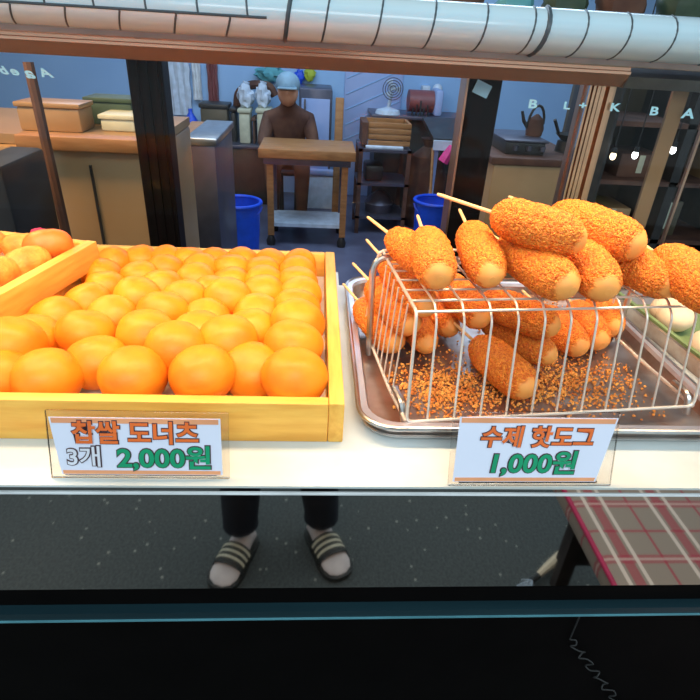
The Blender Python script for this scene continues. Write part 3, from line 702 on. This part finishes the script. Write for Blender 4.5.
# worker seated behind the table
def person(t, J, E_, R, bodymat): return kpart(t, 'body', skin(J, E_, R), bodymat)
hc = P(288, 90, 4.5)
wk = kthing('person', 'person in a grey-blue cap and dark brown clothes bending behind the table', 'person', (hc.x, 4.6, 0))
hx = hc.x
J = [(hx-.02, 4.75, .50), (hx-.01, 4.70, .66), (hx, 4.62, .80), (hx, 4.56, .88), (hx, 4.52, .94), (hx, 4.49, 1.02),
     (hx-.15, 4.60, .79), (hx-.2, 4.52, .62), (hx-.12, 4.44, .58), (hx+.15, 4.60, .79), (hx+.2, 4.52, .62), (hx+.12, 4.44, .60),
     (hx-.1, 4.72, .46), (hx-.12, 4.47, .46), (hx-.12, 4.50, .08), (hx-.12, 4.42, .05), (hx+.08, 4.72, .46), (hx+.11, 4.47, .46), (hx+.11, 4.50, .08), (hx+.11, 4.42, .05)]
E_ = [(0, 1), (1, 2), (2, 3), (3, 4), (4, 5), (2, 6), (6, 7), (7, 8), (2, 9), (9, 10), (10, 11), (0, 12), (12, 13), (13, 14), (14, 15), (0, 16), (16, 17), (17, 18), (18, 19)]
R_ = [.14, .13, .14, .06, .055, .085, .07, .05, .035, .07, .05, .035, .09, .07, .045, .04, .09, .07, .045, .04]
kpart(wk, 'body', skin(J, E_, R_), 'kbrown')
b = bmesh.new(); ball(b, (hx, 4.47, 1.00), .078, .09, .105, lump=.05); box(b, (hx-.012, 4.37, .98), (hx+.012, 4.40, 1.01), bev=.004); kpart(wk, 'head', b, 'skin')
b = bmesh.new(); ball(b, (hx, 4.48, 1.045), .09, .1, .085); box(b, (hx-.07, 4.34, 1.02), (hx+.07, 4.43, 1.032), bev=.004); kpart(wk, 'cap', b, 'kcap')
st = kthing('stool', 'low dark stool under the bending person', 'stool', (hx-.01, 4.8, 0))
kpart(st, 'seat', lathe(bmesh.new(), [(.01, .34), (.12, .34), (.12, .36), (.01, .38)], (hx-.01, 4.8, 0)), 'kdark')
for a in range(4): kpart(st, 'leg', T([(hx-.01+.09*cos(a*pi/2+.7), 4.8+.09*sin(a*pi/2+.7), 0), (hx-.01+.1*cos(a*pi/2+.7), 4.8+.1*sin(a*pi/2+.7), .34)], .012), 'kdark')
for u, v, mt, lb in ((299, 77, 'kblue', 'bright blue pouch hung right of the cap'), (310, 74, 'kyel', 'yellow-green pouch hung beside the blue one')):
    b = bmesh.new(); ball(b, (0, 0, 0), .05, .03, .055, lump=.4); tube(b, [(0, 0, .04), (0, 0, .12)], .006); o = link('pouch', b, M[mt]); o.location = P(u, v, 5.45); tag(o, lb, 'pouch')

# grey appliance behind table, with wooden crate
t = kthing('steel_fridge', 'tall hazy grey appliance between the person and the blue panel', 'appliance', (P(316, 120, 4.9).x, 5.0, 0))
a, c = kb(299, 88, 332, 140, 5.02, .4, True)
kpart(t, 'body', B(a, c, bev=.02), 'kgrey'); kpart(t, 'door', B((a[0]+.02, a[1]-.02, .2), (c[0]-.02, a[1], c[2]-.08), bev=.006), 'kpanel'); kpart(t, 'handle', T([(a[0]+.05, a[1]-.04, .6), (a[0]+.05, a[1]-.04, .9)], .008), 'steel')
o = link('wooden_post', B(*kb(334, 98, 342, 200, 4.6, .05, True)[0:2], bev=.004), M['kbeam']); tag(o, 'slim brown wooden post at the left edge of the blue panel', 'post')
# periwinkle partition with slanting grooves
t = kthing('partition', 'periwinkle blue partition panel with slanting grooves behind the crate', 'partition', (P(368, 130, 5).x, 5, 0))
a, c = kb(343, 60, 399, 190, 5.482, .017, True)
kpart(t, 'panel', B(a, (c[0], c[1], 1.35), bev=.005), 'kpanel')
for i in range(5):
    z = .62+i*.13; kpart(t, 'groove', T([(a[0]+.02, 5.481, z-.1), (c[0]-.02, 5.481, z+.12)], .006, seg=6), 'kwall')

# wooden topped table on casters
t = kthing('work_table', 'steel work table with a thick wooden top on casters', 'table', (-.07, 4.1, 0))
tx0, tx1 = P(258, 150, 3.9).x, P(356, 156, 3.9).x
zt_ = P(305, 145, 4.1).z; zl = P(305, 160, 3.9).z
kpart(t, 'wooden_top', B((tx0, 3.9, zl), (tx1, 4.35, zt_), bev=.006), 'kbeam')
kpart(t, 'steel_frame', B((tx0+.03, 3.93, zl-.045), (tx1-.03, 4.32, zl), bev=.004), 'kgrey')
kpart(t, 'lower_shelf', B((tx0+.05, 3.96, .14), (tx1-.05, 4.3, .165)), 'kwhite')
for x in (tx0+.05, tx1-.09):
    for y in (3.95, 4.28):
        kpart(t, 'leg', B((x, y, .075), (x+.045, y+.03, zl-.045)), 'kbeam' if y < 4 else 'kgrey')
        kpart(t, 'caster', lathe(bmesh.new(), [(.005, 0), (.03, .0), (.035, .03), (.02, .07), (.005, .075)], (x+.02, y+.015, 0), 14), 'kdark')
t = kthing('cold_box', 'pale blue box standing behind the right legs of the work table', 'box', (P(320, 200, 4.75).x, 4.85, 0))
a, c = kb(303, 170, 335, 250, 4.95, .05, True)
kpart(t, 'body', B(a, (c[0], c[1], c[2]-.05), bev=.01), 'kwhite'); kpart(t, 'lid', B((a[0]-.01, a[1]-.01, c[2]-.05), (c[0]+.01, c[1]+.01, c[2]), bev=.012), 'kpanel')
# cart with mixer left of sack
t = kthing('mixer_cart', 'dark metal cart loaded with machine parts below the wooden crate', 'cart', (P(383, 190, 4.3).x, 4.45, 0))
a, c = kb(357, 150, 408, 226, 4.3, .4, True); zc = P(383, 150, 4.3).z
for x in (a[0], c[0]-.03):
    for y in (4.3, 4.67): kpart(t, 'leg', B((x, y, 0), (x+.03, y+.03, zc)), 'kbrown')
for z in (.12, .38, zc-.02): kpart(t, 'shelf', B((a[0], 4.3, z), (c[0], 4.7, z+.02)), 'kgrey')
kpart(t, 'motor', lathe(bmesh.new(), [(.01, 0), (.11, 0), (.12, .07), (.07, .13), (.03, .16), (.01, .17)], (a[0]+.2, 4.48, .14), 18), 'kgrey')
kpart(t, 'blower', B((a[0]+.06, 4.36, .40), (a[0]+.2, 4.6, .52), bev=.02), 'kdark'); kpart(t, 'white_tray', B((a[0]+.05, 4.33, zc), (c[0]-.06, 4.55, zc+.02), bev=.005), 'kwhite')
# wooden crate
t = kthing('wooden_crate', 'slatted wooden crate standing on the metal cart', 'crate', (P(388, 135, 4.4).x, 4.45, zc))
a, c = kb(362, 122, 411, 148, 4.36, .3); a = (a[0], a[1], zc+.021)
hgt = (c[2]-a[2])/4
for i in range(4): kpart(t, 'slat', B((a[0]+.05, a[1], a[2]+i*hgt), (c[0], a[1]+.02, a[2]+(i+.82)*hgt), bev=.003), 'kbeam')
kpart(t, 'end_panel', B((a[0], a[1], a[2]), (a[0]+.045, c[1], c[2]-.01)), 'kbrown'); kpart(t, 'end_panel', B((c[0]-.02, a[1]+.022, a[2]), (c[0], c[1], c[2]-.01)), 'kbeam')
kpart(t, 'back_panel', B((a[0]+.05, c[1]-.02, a[2]), (c[0]-.022, c[1], c[2]-.01)), 'kbeam')
# counter, fan, compressor
t = kthing('long_counter', 'grey counter along the back wall under the fan', 'counter', (P(430, 130, 5).x, 5.1, 0))
a, c = kb(370, 117, 478, 160, 5.02, .45, True)
kpart(t, 'worktop', B((a[0], a[1], c[2]-.03), c, bev=.005), 'kgrey'); kpart(t, 'body', B((a[0]+.05, a[1]+.05, 0), (c[0]-.05, c[1], c[2]-.03)), 'kdark')
ZC = c[2]
t = kthing('desk_fan', 'small white round desk fan on the back counter', 'fan', (P(391, 118, 5.1).x, 5.1, ZC))
fc = P(393, 89, 5.05); bs = V((fc.x-.02, 5.12, ZC))
kpart(t, 'base', lathe(bmesh.new(), [(.005, 0), (.11, 0), (.10, .03), (.03, .05), (.005, .06)], bs, 20), 'kwhite')
kpart(t, 'neck', T([bs+V((0, 0, .04)), fc+V((0, .05, -.03))], .015), 'kwhite')
for rr in (.085, .065, .045, .025): kpart(t, 'cage_ring', tube(bmesh.new(), [fc+V((rr*cos(k*pi/12), -.02*(1-rr/.09), rr*sin(k*pi/12))) for k in range(24)], .0035, closed=True, seg=6), 'kgrey')
b = bmesh.new()
for k in range(3):
    an = k*2*pi/3; pts = [V((.01*cos(an-.5), 0, .01*sin(an-.5))), V((.075*cos(an-.5), .015, .075*sin(an-.5))), V((.08*cos(an+.3), 0, .08*sin(an+.3))), V((.01*cos(an+.6), .01, .01*sin(an+.6)))]
    loft(b, [[fc+V((0, .02, 0))+q for q in pts], [fc+V((0, .024, 0))+q for q in pts]])
kpart(t, 'blades', b, 'kwhite'); kpart(t, 'motor', lathe(bmesh.new(), [(.01, -.02), (.03, -.01), (.03, .03), (.01, .04)], fc+V((0, .06, 0)), 14), 'kwhite')
t = kthing('compressor', 'purplish machine with a dark cylinder drum right of the fan', 'machine', (P(424, 115, 5.15).x, 5.2, ZC))
a, c = kb(410, 92, 435, 117, 5.1, .25); a = (a[0], a[1], ZC)
b = loft(bmesh.new(), [[V((x, 5.22+.11*cos(k*pi/10), (ZC+c[2])/2+.01+(c[2]-ZC)*.48*sin(k*pi/10))) for k in range(20)] for x in (a[0], a[0]+.01, c[0]-.01, c[0])])
kpart(t, 'drum', b, 'kred'); kpart(t, 'end_plate', B((c[0], 5.1, ZC), (c[0]+.07, 5.34, c[2]+.02), bev=.02), 'kpanel')
for k in range(5): kpart(t, 'pipe', T([(a[0]+.02+k*.035, 5.08, ZC), (a[0]+.03+k*.03, 5.08, ZC+.06+.03*(k % 3))], .007, seg=6), 'kblack')
t = kthing('gauge_box', 'white valve box with a round knob on the blue wall above the machine', 'valve', P(430, 90, 5.45)*1)
p = P(428, 91, 5.4); kpart(t, 'box', B(p-V((.05, 0, .04)), p+V((.02, .1, .04)), bev=.005), 'kwhite'); b = bmesh.new(); ball(b, p+V((.08, -.02, .02)), .045); kpart(t, 'knob', b, 'kwhite')
# steel prep table at the right with pink glove
t = kthing('prep_table', 'dark grey sloping prep table with a white front edge by the dark post', 'table', (P(450, 145, 4.2).x, 4.4, 0))
a = P(436, 143, 4.1); c = P(466, 140, 4.1); zb2 = P(450, 123, 4.6).z
b = bmesh.new(); loft(b, [[V((a.x-.02, 4.1, a.z)), V((c.x+.1, 4.1, a.z)), V((c.x+.1, 4.1, a.z+.03)), V((a.x-.02, 4.1, a.z+.03))], [V((a.x-.02, 4.65, zb2)), V((c.x+.15, 4.65, zb2)), V((c.x+.15, 4.65, zb2+.03)), V((a.x-.02, 4.65, zb2+.03))]])
kpart(t, 'worktop', b, 'kdark', False); kpart(t, 'front_edge', B((a.x-.02, 4.075, a.z-.045), (c.x+.1, 4.098, a.z+.02)), 'kwhite')
for x in (a.x, c.x+.04): kpart(t, 'leg', B((x, 4.12, 0), (x+.03, 4.15, a.z-.03)), 'kpanel')
b = bmesh.new(); tube(b, [P(452, 146, 4.03), P(448, 154, 4.02), P(443, 162, 4.02)], [.02, .035, .04]); o = link('rubber_glove', b, M['kpink']); tag(o, 'pink rubber glove hanging from the prep table edge', 'glove')
# brown sack
t = kthing('sack', 'brown bulging sack standing behind the blue bucket by the cart', 'sack', (P(428, 200, 4.5).x, 4.6, 0))
x = P(428, 170, 4.55).x; zt2 = P(428, 143, 4.6).z
kpart(t, 'body', lathe(bmesh.new(), [(.01, 0), (.15, .0), (.17, .15), (.165, zt2*.6), (.13, zt2*.85), (.05, zt2*.95), (.01, zt2*.96)], (x, 4.62, 0)), 'kbrown')
kpart(t, 'tied_neck', lathe(bmesh.new(), [(.03, 0), (.05, .05), (.07, .08), (.01, .07)], (x, 4.62, zt2*.93)), 'kbrown')
o = link('broom_handle', T([P(430, 200, 4.0), P(433, 148, 4.1)], .011), M['kbeam']); tag(o, 'thin brown stick leaning in front of the sack', 'stick')

# right-hand area, a tan block stands in for a brownish reflection
t = kthing('right_reflection_block', 'tan block standing in for the brownish reflection right of the narrow post', 'counter', (P(540, 200, 2.4).x, 2.6, 0))
a, c = kb(488, 158, 575, 240, 2.4, .5, True)
kpart(t, 'body', B(a, (c[0], c[1], c[2]-.03), bev=.006), 'ktan'); kpart(t, 'worktop', B((a[0]-.02, a[1]-.02, c[2]-.03), (c[0]+.02, c[1], c[2]), bev=.005), 'kbrown')
ZT = c[2]
t = kthing('dark_stove', 'dark blue-grey stove block standing on the tan block', 'stove', (P(525, 160, 2.5).x, 2.55, ZT))
a, c = kb(505, 140, 545, 160, 2.46, .3); a = (a[0], a[1], ZT)
kpart(t, 'body', B(a, (c[0], c[1], c[2]-.01), bev=.006), 'kdark'); kpart(t, 'top_plate', B((a[0]-.01, a[1]-.01, c[2]-.01), (c[0]+.01, c[1], c[2]), bev=.004), 'kgrey')
for k in range(3): kpart(t, 'knob', lathe(bmesh.new(), [(.004, -.01), (.012, -.01), (.012, .01), (.004, .01)], (a[0]+.04+k*.06, a[1]-.012, ZT+.03), 10), 'kgrey')
ZS = c[2]
t = kthing('kettle', 'brown arched kettle with a tall handle standing on the dark stove', 'kettle', (P(536, 140, 2.55).x, 2.6, ZS))
x = P(536, 130, 2.58).x
kpart(t, 'body', lathe(bmesh.new(), [(.005, 0), (.035, 0), (.04, .03), (.03, .07), (.012, .085), (.005, .09)], (x, 2.6, ZS)), 'kbrown')
kpart(t, 'handle', T([(x-.035*cos(k*pi/8), 2.6, ZS+.05+.075*sin(k*pi/8)) for k in range(9)], .006), 'kdark')
kpart(t, 'spout', T([(x-.03, 2.6, ZS+.03), (x-.06, 2.59, ZS+.06), (x-.075, 2.59, ZS+.1)], [.01, .008, .006]), 'kdark')
t = kthing('wok', 'small black wok with a long handle left of the fluted post', 'wok', (P(566, 135, 2.6).x, 2.6, ZT))
x = P(568, 140, 2.6).x; zz = P(566, 134, 2.6).z
kpart(t, 'stand', lathe(bmesh.new(), [(.01, 0), (.05, 0), (.045, zz-.03-ZT), (.01, zz-.03-ZT)], (x, 2.6, ZT)), 'kdark')
kpart(t, 'pan', lathe(bmesh.new(), [(.005, -.03), (.03, -.028), (.06, .0), (.057, .0), (.03, -.02), (.005, -.022)], (x, 2.6, zz)), 'kblack')
kpart(t, 'handle', T([(x-.05, 2.6, zz), (x-.09, 2.58, zz+.06)], .007), 'kblack')
# far right dark kitchen
t = kthing('dark_shelving', 'dark shelving with hazy goods behind the right-hand glass', 'shelving', (P(660, 180, 2.4).x, 2.6, 0))
a = P(600, 150, 2.4); c = P(760, 150, 2.4)
for x in (a.x, (a.x+c.x)/2, c.x): kpart(t, 'upright', B((x, 2.4, 0), (x+.04, 2.8, 1.5)), 'kdark')
kpart(t, 'back_panel', B((a.x, 2.8, 0), (c.x+.04, 2.83, 1.45)), 'kolive')
for z in (.35, .62, .88, 1.12): kpart(t, 'shelf', B((a.x+.04, 2.4, z), (c.x, 2.8, z+.02)), 'kbrown')
shz = {.35: 0, .62: 0, .88: 0}
for i, (dx, z, w_, h_, mt, lb) in enumerate(((.10, .64, .16, .12, 'ktan', 'tan carton on the middle shelf of the dark shelving'), (.38, .64, .12, .16, 'kolive', 'olive carton on the middle shelf of the dark shelving'),
        (.14, .90, .2, .1, 'kbrown', 'wide brown carton on the upper shelf of the dark shelving'), (.56, .90, .14, .12, 'ktan', 'tan carton at the right of the upper shelf'),
        (.6, .37, .2, .16, 'ktan', 'big tan carton on the low shelf of the dark shelving'), (.15, .37, .25, .14, 'kdark', 'dark carton on the low shelf of the dark shelving'))):
    t2 = kthing('carton', lb, 'carton', (a.x+dx, 2.55, z)); kpart(t2, 'body', B((a.x+dx, 2.47, z), (a.x+dx+w_, 2.7, z+h_), bev=.004), mt)
    kpart(t2, 'tape', B((a.x+dx+w_*.42, 2.468, z+h_*.2), (a.x+dx+w_*.55, 2.4695, z+h_-.004)), 'kpale')
for u, v, mt, lb in ((613, 156, 'bulb', 'modelled reflection of a warm yellow bulb, leftmost in the right-hand glass'), (635, 155, 'bulbw', 'modelled reflection of a white bulb right of the yellow one'), (673, 150, 'bulbw', 'modelled reflection of a white bulb nearest the right border')):
    p = P(u, v, 2.3); t = kthing('pendant_lamp_or_reflection', lb, 'lamp', p, 'bulb reflections at the right')  # glowing bulbs on cords model outdoor bulbs reflected in the glass
    b = bmesh.new(); ball(b, p, .012, .012, .016); kpart(t, 'bulb', b, mt)
    kpart(t, 'cord', T([p+V((0, 0, .02)), (p.x, p.y, 2.7)], .0025, seg=6), 'kblack'); kpart(t, 'socket', lathe(bmesh.new(), [(.003, 0), (.010, 0), (.010, .02), (.003, .02)], p+V((0, 0, .012)), 12), 'kblack')
# things above the hood at right
t = kthing('high_shelf', 'dark wooden shelf above the curved hood at right', 'shelf', (P(600, 10, 1.6).x, 1.7, 1.4))
a = P(380, 12, 1.6); c = P(740, 30, 1.6)
kpart(t, 'board', B((P(440, 10, 1.6).x, 1.6, a.z-.045), (c.x, 1.85, a.z-.02)), 'kolive'); zsh = a.z-.02
for x in (P(440, 10, 1.6).x+.1, c.x-.1): kpart(t, 'hanger', T([(x, 1.7, zsh), (x, 1.7, 2.7)], .006, seg=6), 'kdark')
for u, s, mt, lb in ((515, .045, 'kteal', 'teal bundle on the high shelf above the hood'), (565, .055, 'kgreen', 'large dark green bag on the high shelf above the hood'), (622, .06, 'kbrown', 'brown bag on the high shelf above the hood'), (685, .06, 'kgreen', 'smaller dark green bag at the right end of the high shelf'), (462, .05, 'kbrown', 'brown bag at the left end of the high shelf')):
    b = bmesh.new(); ball(b, (0, 0, s*1.3), s*1.15, s, s, lump=.25); tube(b, [(0, 0, s*2.0), (.01, 0, s*2.6)], [.02, .03]); o = link('bag', b, M[mt]); o.location = (P(u, 10, 1.7).x, 1.72, zsh); tag(o, lb, 'bag', 'bags on the high shelf')
p = P(394, 1, 2.2); t = kthing('pendant_lamp_or_reflection', 'bright round pendant lamp at the top edge above the hood', 'lamp', p)
b = bmesh.new(); ball(b, p, .07, .07, .035); kpart(t, 'bulb', b, 'bulbw'); kpart(t, 'cord', T([p+V((0, 0, .03)), (p.x, p.y, 2.7)], .004, seg=6), 'kblack')

# ------------------------------------------------------------------ street side, seen in the mirrored front
MY = .314*2
def mir(p): return V((p.x, MY-p.y, p.z))
toeL, toeR = mir(atz(219, 583, .02)), mir(atz(341, 572, .02))
ankL, ankR = mir(atz(241, 531, .09)), mir(atz(321, 522, .09))
ph = thing('person', 'person in dark trousers, pale socks and striped slides reflected in the mirrored front', 'person', (-.08, -.62, 0))
def pp(name, bm, mt, par=ph, off=None):
    bmesh.ops.translate(bm, vec=-V(ph.location), verts=bm.verts); return link(name, bm, M[mt], par)
hipc = V((-.085, -.72, .88))
kL, kR = V((-.19, -.56, .47)), V((.01, -.58, .47))
hpL, hpR = hipc+V((-.085, 0, -.02)), hipc+V((.085, 0, -.02))
sh = V((-.08, -.66, 1.36))
J = [hipc, hipc+V((0, .0, .2)), sh+V((0, 0, -.05)), sh+V((0, 0, .07)), sh+V((0, .03, .20)),
     sh+V((-.17, 0, 0)), sh+V((-.23, .12, -.24)), V((-.05, -.24, 1.30)), sh+V((.17, 0, 0)), sh+V((.23, .12, -.24)), V((.07, -.24, 1.30)),
     hpL, kL, V((ankL.x, ankL.y, .075)), hpR, kR, V((ankR.x, ankR.y, .075))]
E_ = [(0, 1), (1, 2), (2, 3), (3, 4), (2, 5), (5, 6), (6, 7), (2, 8), (8, 9), (9, 10), (0, 11), (11, 12), (12, 13), (0, 14), (14, 15), (15, 16)]
R_ = [.11, .105, .12, .05, .085, .05, .038, .026, .05, .038, .026, .08, .05, .032, .08, .05, .032]
pp('body', skin(J, E_, R_), 'skin')
hd = sh+V((0, .05, .24))
b = bmesh.new(); ball(b, hd, .076, .095, .115); ball(b, hd+V((0, .095, -.01)), .014, .02, .025)
for sx in (-1, 1): ball(b, hd+V((sx*.078, 0, 0)), .01, .02, .03)
box(b, hd+V((-.022, .083, -.05)), hd+V((.022, .092, -.043)), bev=.002); pp('head', b, 'skin')
b = bmesh.new()
for sx in (-1, 1): ball(b, hd+V((sx*.03, .083, .02)), .012, .008, .008)
pp('eyes', b, 'hair')
b = bmesh.new(); ball(b, hd+V((0, -.02, .03)), .088, .10, .11); pp('hair', b, 'hair')
J = [hipc+V((0, 0, .02)), hpL, kL, hpR, kR]
bt = skin(J, [(0, 1), (1, 2), (0, 3), (3, 4)], [.13, .1, .062, .1, .062])
for kk, aa, hz in ((kL, ankL, .118), (kR, ankR, .108)):
    tube(bt, [kk+V((0, 0, .03)), kk, (kk+V((aa.x, aa.y, hz)))/2, V((aa.x, aa.y-.004, hz+.03)), V((aa.x, aa.y-.004, hz)), V((aa.x, aa.y-.004, hz+.004))], [.062, .066, .060, .052, .053, .046], seg=18, caps=False)
pp('trousers', bt, 'navy')
J = [hipc+V((0, 0, .08)), hipc+V((0, 0, .25)), sh+V((0, 0, -.04)), sh+V((-.17, 0, 0)), sh+V((-.22, .1, -.2)), sh+V((.17, 0, 0)), sh+V((.22, .1, -.2))]
pp('shirt', skin(J, [(0, 1), (1, 2), (2, 3), (3, 4), (2, 5), (5, 6)], [.135, .13, .135, .07, .055, .07, .055]), 'shirt')
for sx, wr in ((-1, V((-.05, -.24, 1.30))), (1, V((.07, -.24, 1.30)))):
    c = wr+V((-sx*.012, .05, .02)); J = [wr, c]; E2 = [(0, 1)]; R2 = [.024, .03]
    for k in range(4):
        n = len(J); base = c+V((-.024+.016*k, .03, .01)); ln = (.022, .027, .025, .019)[k]
        J += [base, base+V((-sx*ln*.5, ln*.7, .01)), base+V((-sx*ln*1.2, ln*.8, .015))]; E2 += [(1, n), (n, n+1), (n+1, n+2)]; R2 += [.0095, .0088, .0075]
    n = len(J); J += [c+V((-sx*.03, 0, .02)), c+V((-sx*.045, .02, .035))]; E2 += [(1, n), (n, n+1)]; R2 += [.011, .009]
    pp('hand', skin(J, E2, R2), 'skin')
phn = thing('smartphone', 'dark smartphone held up by the person in front of the stall', 'phone', (.01, -.12, 1.34), 0, None, (radians(-30), 0, 0))
link('case', B((-.075, -.004, -.036), (.075, .004, .036), bev=.003), M['black'], phn); link('screen', B((-.07, -.0048, -.033), (.07, -.0042, .033)), M['trimgrey'], phn)

def foot(toe, ank, tilt):
    d = V((toe.x-ank.x, toe.y-ank.y, 0)); d.normalize(); sd = V((d.y, -d.x, 0))
    heel = V((ank.x, ank.y, 0))-d*.055; L = (V((toe.x, toe.y, 0))-heel).length+.006
    def W(a, s, z): return heel+d*(a*L)+sd*s+V((0, 0, z))
    prof = [(0.0, .012, .02, .03), (.05, .028, .014, .060), (.2, .032, .012, .085), (.32, .034, .012, .078), (.5, .039, .012, .056), (.68, .044, .012, .042), (.84, .043, .012, .032), (.94, .034, .013, .026), (1.0, .014, .016, .020)]
    rings = [[W(a, hw*cos(t), zb+(zt-zb)*(.5+.5*sin(t))) for t in [2*pi*k/20 for k in range(20)]] for a, hw, zb, zt in prof]
    pp('sock', loft(bmesh.new(), rings), 'sock')
    # slide sandal
    root_ = pp('sandal', loft(bmesh.new(), [[W(a, x*hw, z) for x, z in ((-1, 0), (1, 0), (1.02, .016), (-1.02, .016))] for a, hw in ((-.02, .022), (.04, .034), (.2, .040), (.45, .043), (.7, .051), (.9, .047), (1.0, .034), (1.045, .016))]), 'sandal')
    def arch(a, k, lift):
        zt = .016+.050*(1-(a-.42)*1.0)+lift; hw = .047+lift*.6
        t = radians(-8+196*k/14); return W(a, hw*cos(t), .014+(zt-.014)*max(0, sin(t))**.75)
    b = bmesh.new(); A = [.40, .47, .54, .61, .68, .74]
    loft(b, [[arch(a, k, .003) for a in A]+[arch(a, k, 0.0) for a in reversed(A)] for k in range(15)])
    pp('strap', b, 'sandal', root_)
    for a in (.46, .55, .64):
        b = bmesh.new()
        loft(b, [[arch(a-.018, k, .0045), arch(a+.018, k, .0045), arch(a+.018, k, .0028), arch(a-.018, k, .0028)] for k in range(2, 13)])
        pp('stripe', b, 'stripe', root_)
foot(toeL, ankL, 0); foot(toeR, ankR, 0)

# plaid covered seat
q0 = mir(atz(576, 515, .45)); px0 = .625
t = thing('cushioned_bench', 'bench covered with a brown and crimson plaid cloth reflected in the mirrored front', 'bench', (px0+.3, -.22, 0))
def bp_(name, bm, mt): bmesh.ops.translate(bm, vec=-V(t.location), verts=bm.verts); return link(name, bm, M[mt], t)
b = bmesh.new(); loft(b, [rrect(px0+.004, -.50, 1.4, .04, .04, .40), rrect(px0, -.504, 1.4, .044, .045, .425), rrect(px0+.004, -.50, 1.4, .04, .045, .446), rrect(px0+.02, -.484, 1.385, .025, .04, .45)], caps=True)
bp_('cushion', b, 'plaid')
bp_('piping', tube(bmesh.new(), rrect(px0+.004, -.50, 1.4, .04, .05, .446), .006, closed=True), 'pink')
bp_('seat_base', B((px0+.06, -.44, .36), (1.36, -.01, .40)), 'darkcloth')
bp_('hanging_skirt', B((px0+.10, -.43, .10), (1.3, -.40, .36)), 'darkcloth')
for x in (px0+.1, 1.3):
    for y in (-.42, -.04): bp_('leg', B((x, y, 0), (x+.04, y+.03, .36)), 'darkcloth')
# brush lying on the ground
A = mir(atz(568, 549, .03)); C = mir(atz(536, 577, .03)); d = (C-A).normalized()
t = thing('scrub_brush', 'tan handled brush with pale bristles lying on the asphalt by the bench', 'brush', A)
def bq(name, bm, mt): bmesh.ops.translate(bm, vec=-A, verts=bm.verts); return link(name, bm, M[mt], t)
bq('handle', T([A, A+(C-A)*.55, C], [.016, .014, .008]), 'bun'); bq('ferrule', T([C-d*.01, C+d*.02], .010), 'kdark')
b = bmesh.new()
for k in range(14):
    an = k*.9; tube(b, [C+d*.015, C+d*.06+V((.02*cos(an), .018*sin(an), .012*sin(an*1.7)))], .0015, seg=5)
bq('bristles', b, 'kwhite')
# plastic cord hanging before the black front panel
b = bmesh.new(); rn = random.Random(5)
pts = []
for k in range(40):
    u = 570+k*1.6+6*sin(k*1.3); v = 640+k*2.1; p = aty(u, v, .311); pts.append(V((p.x, .3115+.002*sin(k*2.1), p.z)))
top_ = pts[0].copy(); top_.z = .947
tube(b, [top_]+fillet(pts, .004, 2), .0008, seg=6)
tag(link('hanging_twine', b, M['kblack']), 'dark twisted twine hanging below the teal ledge', 'twine')
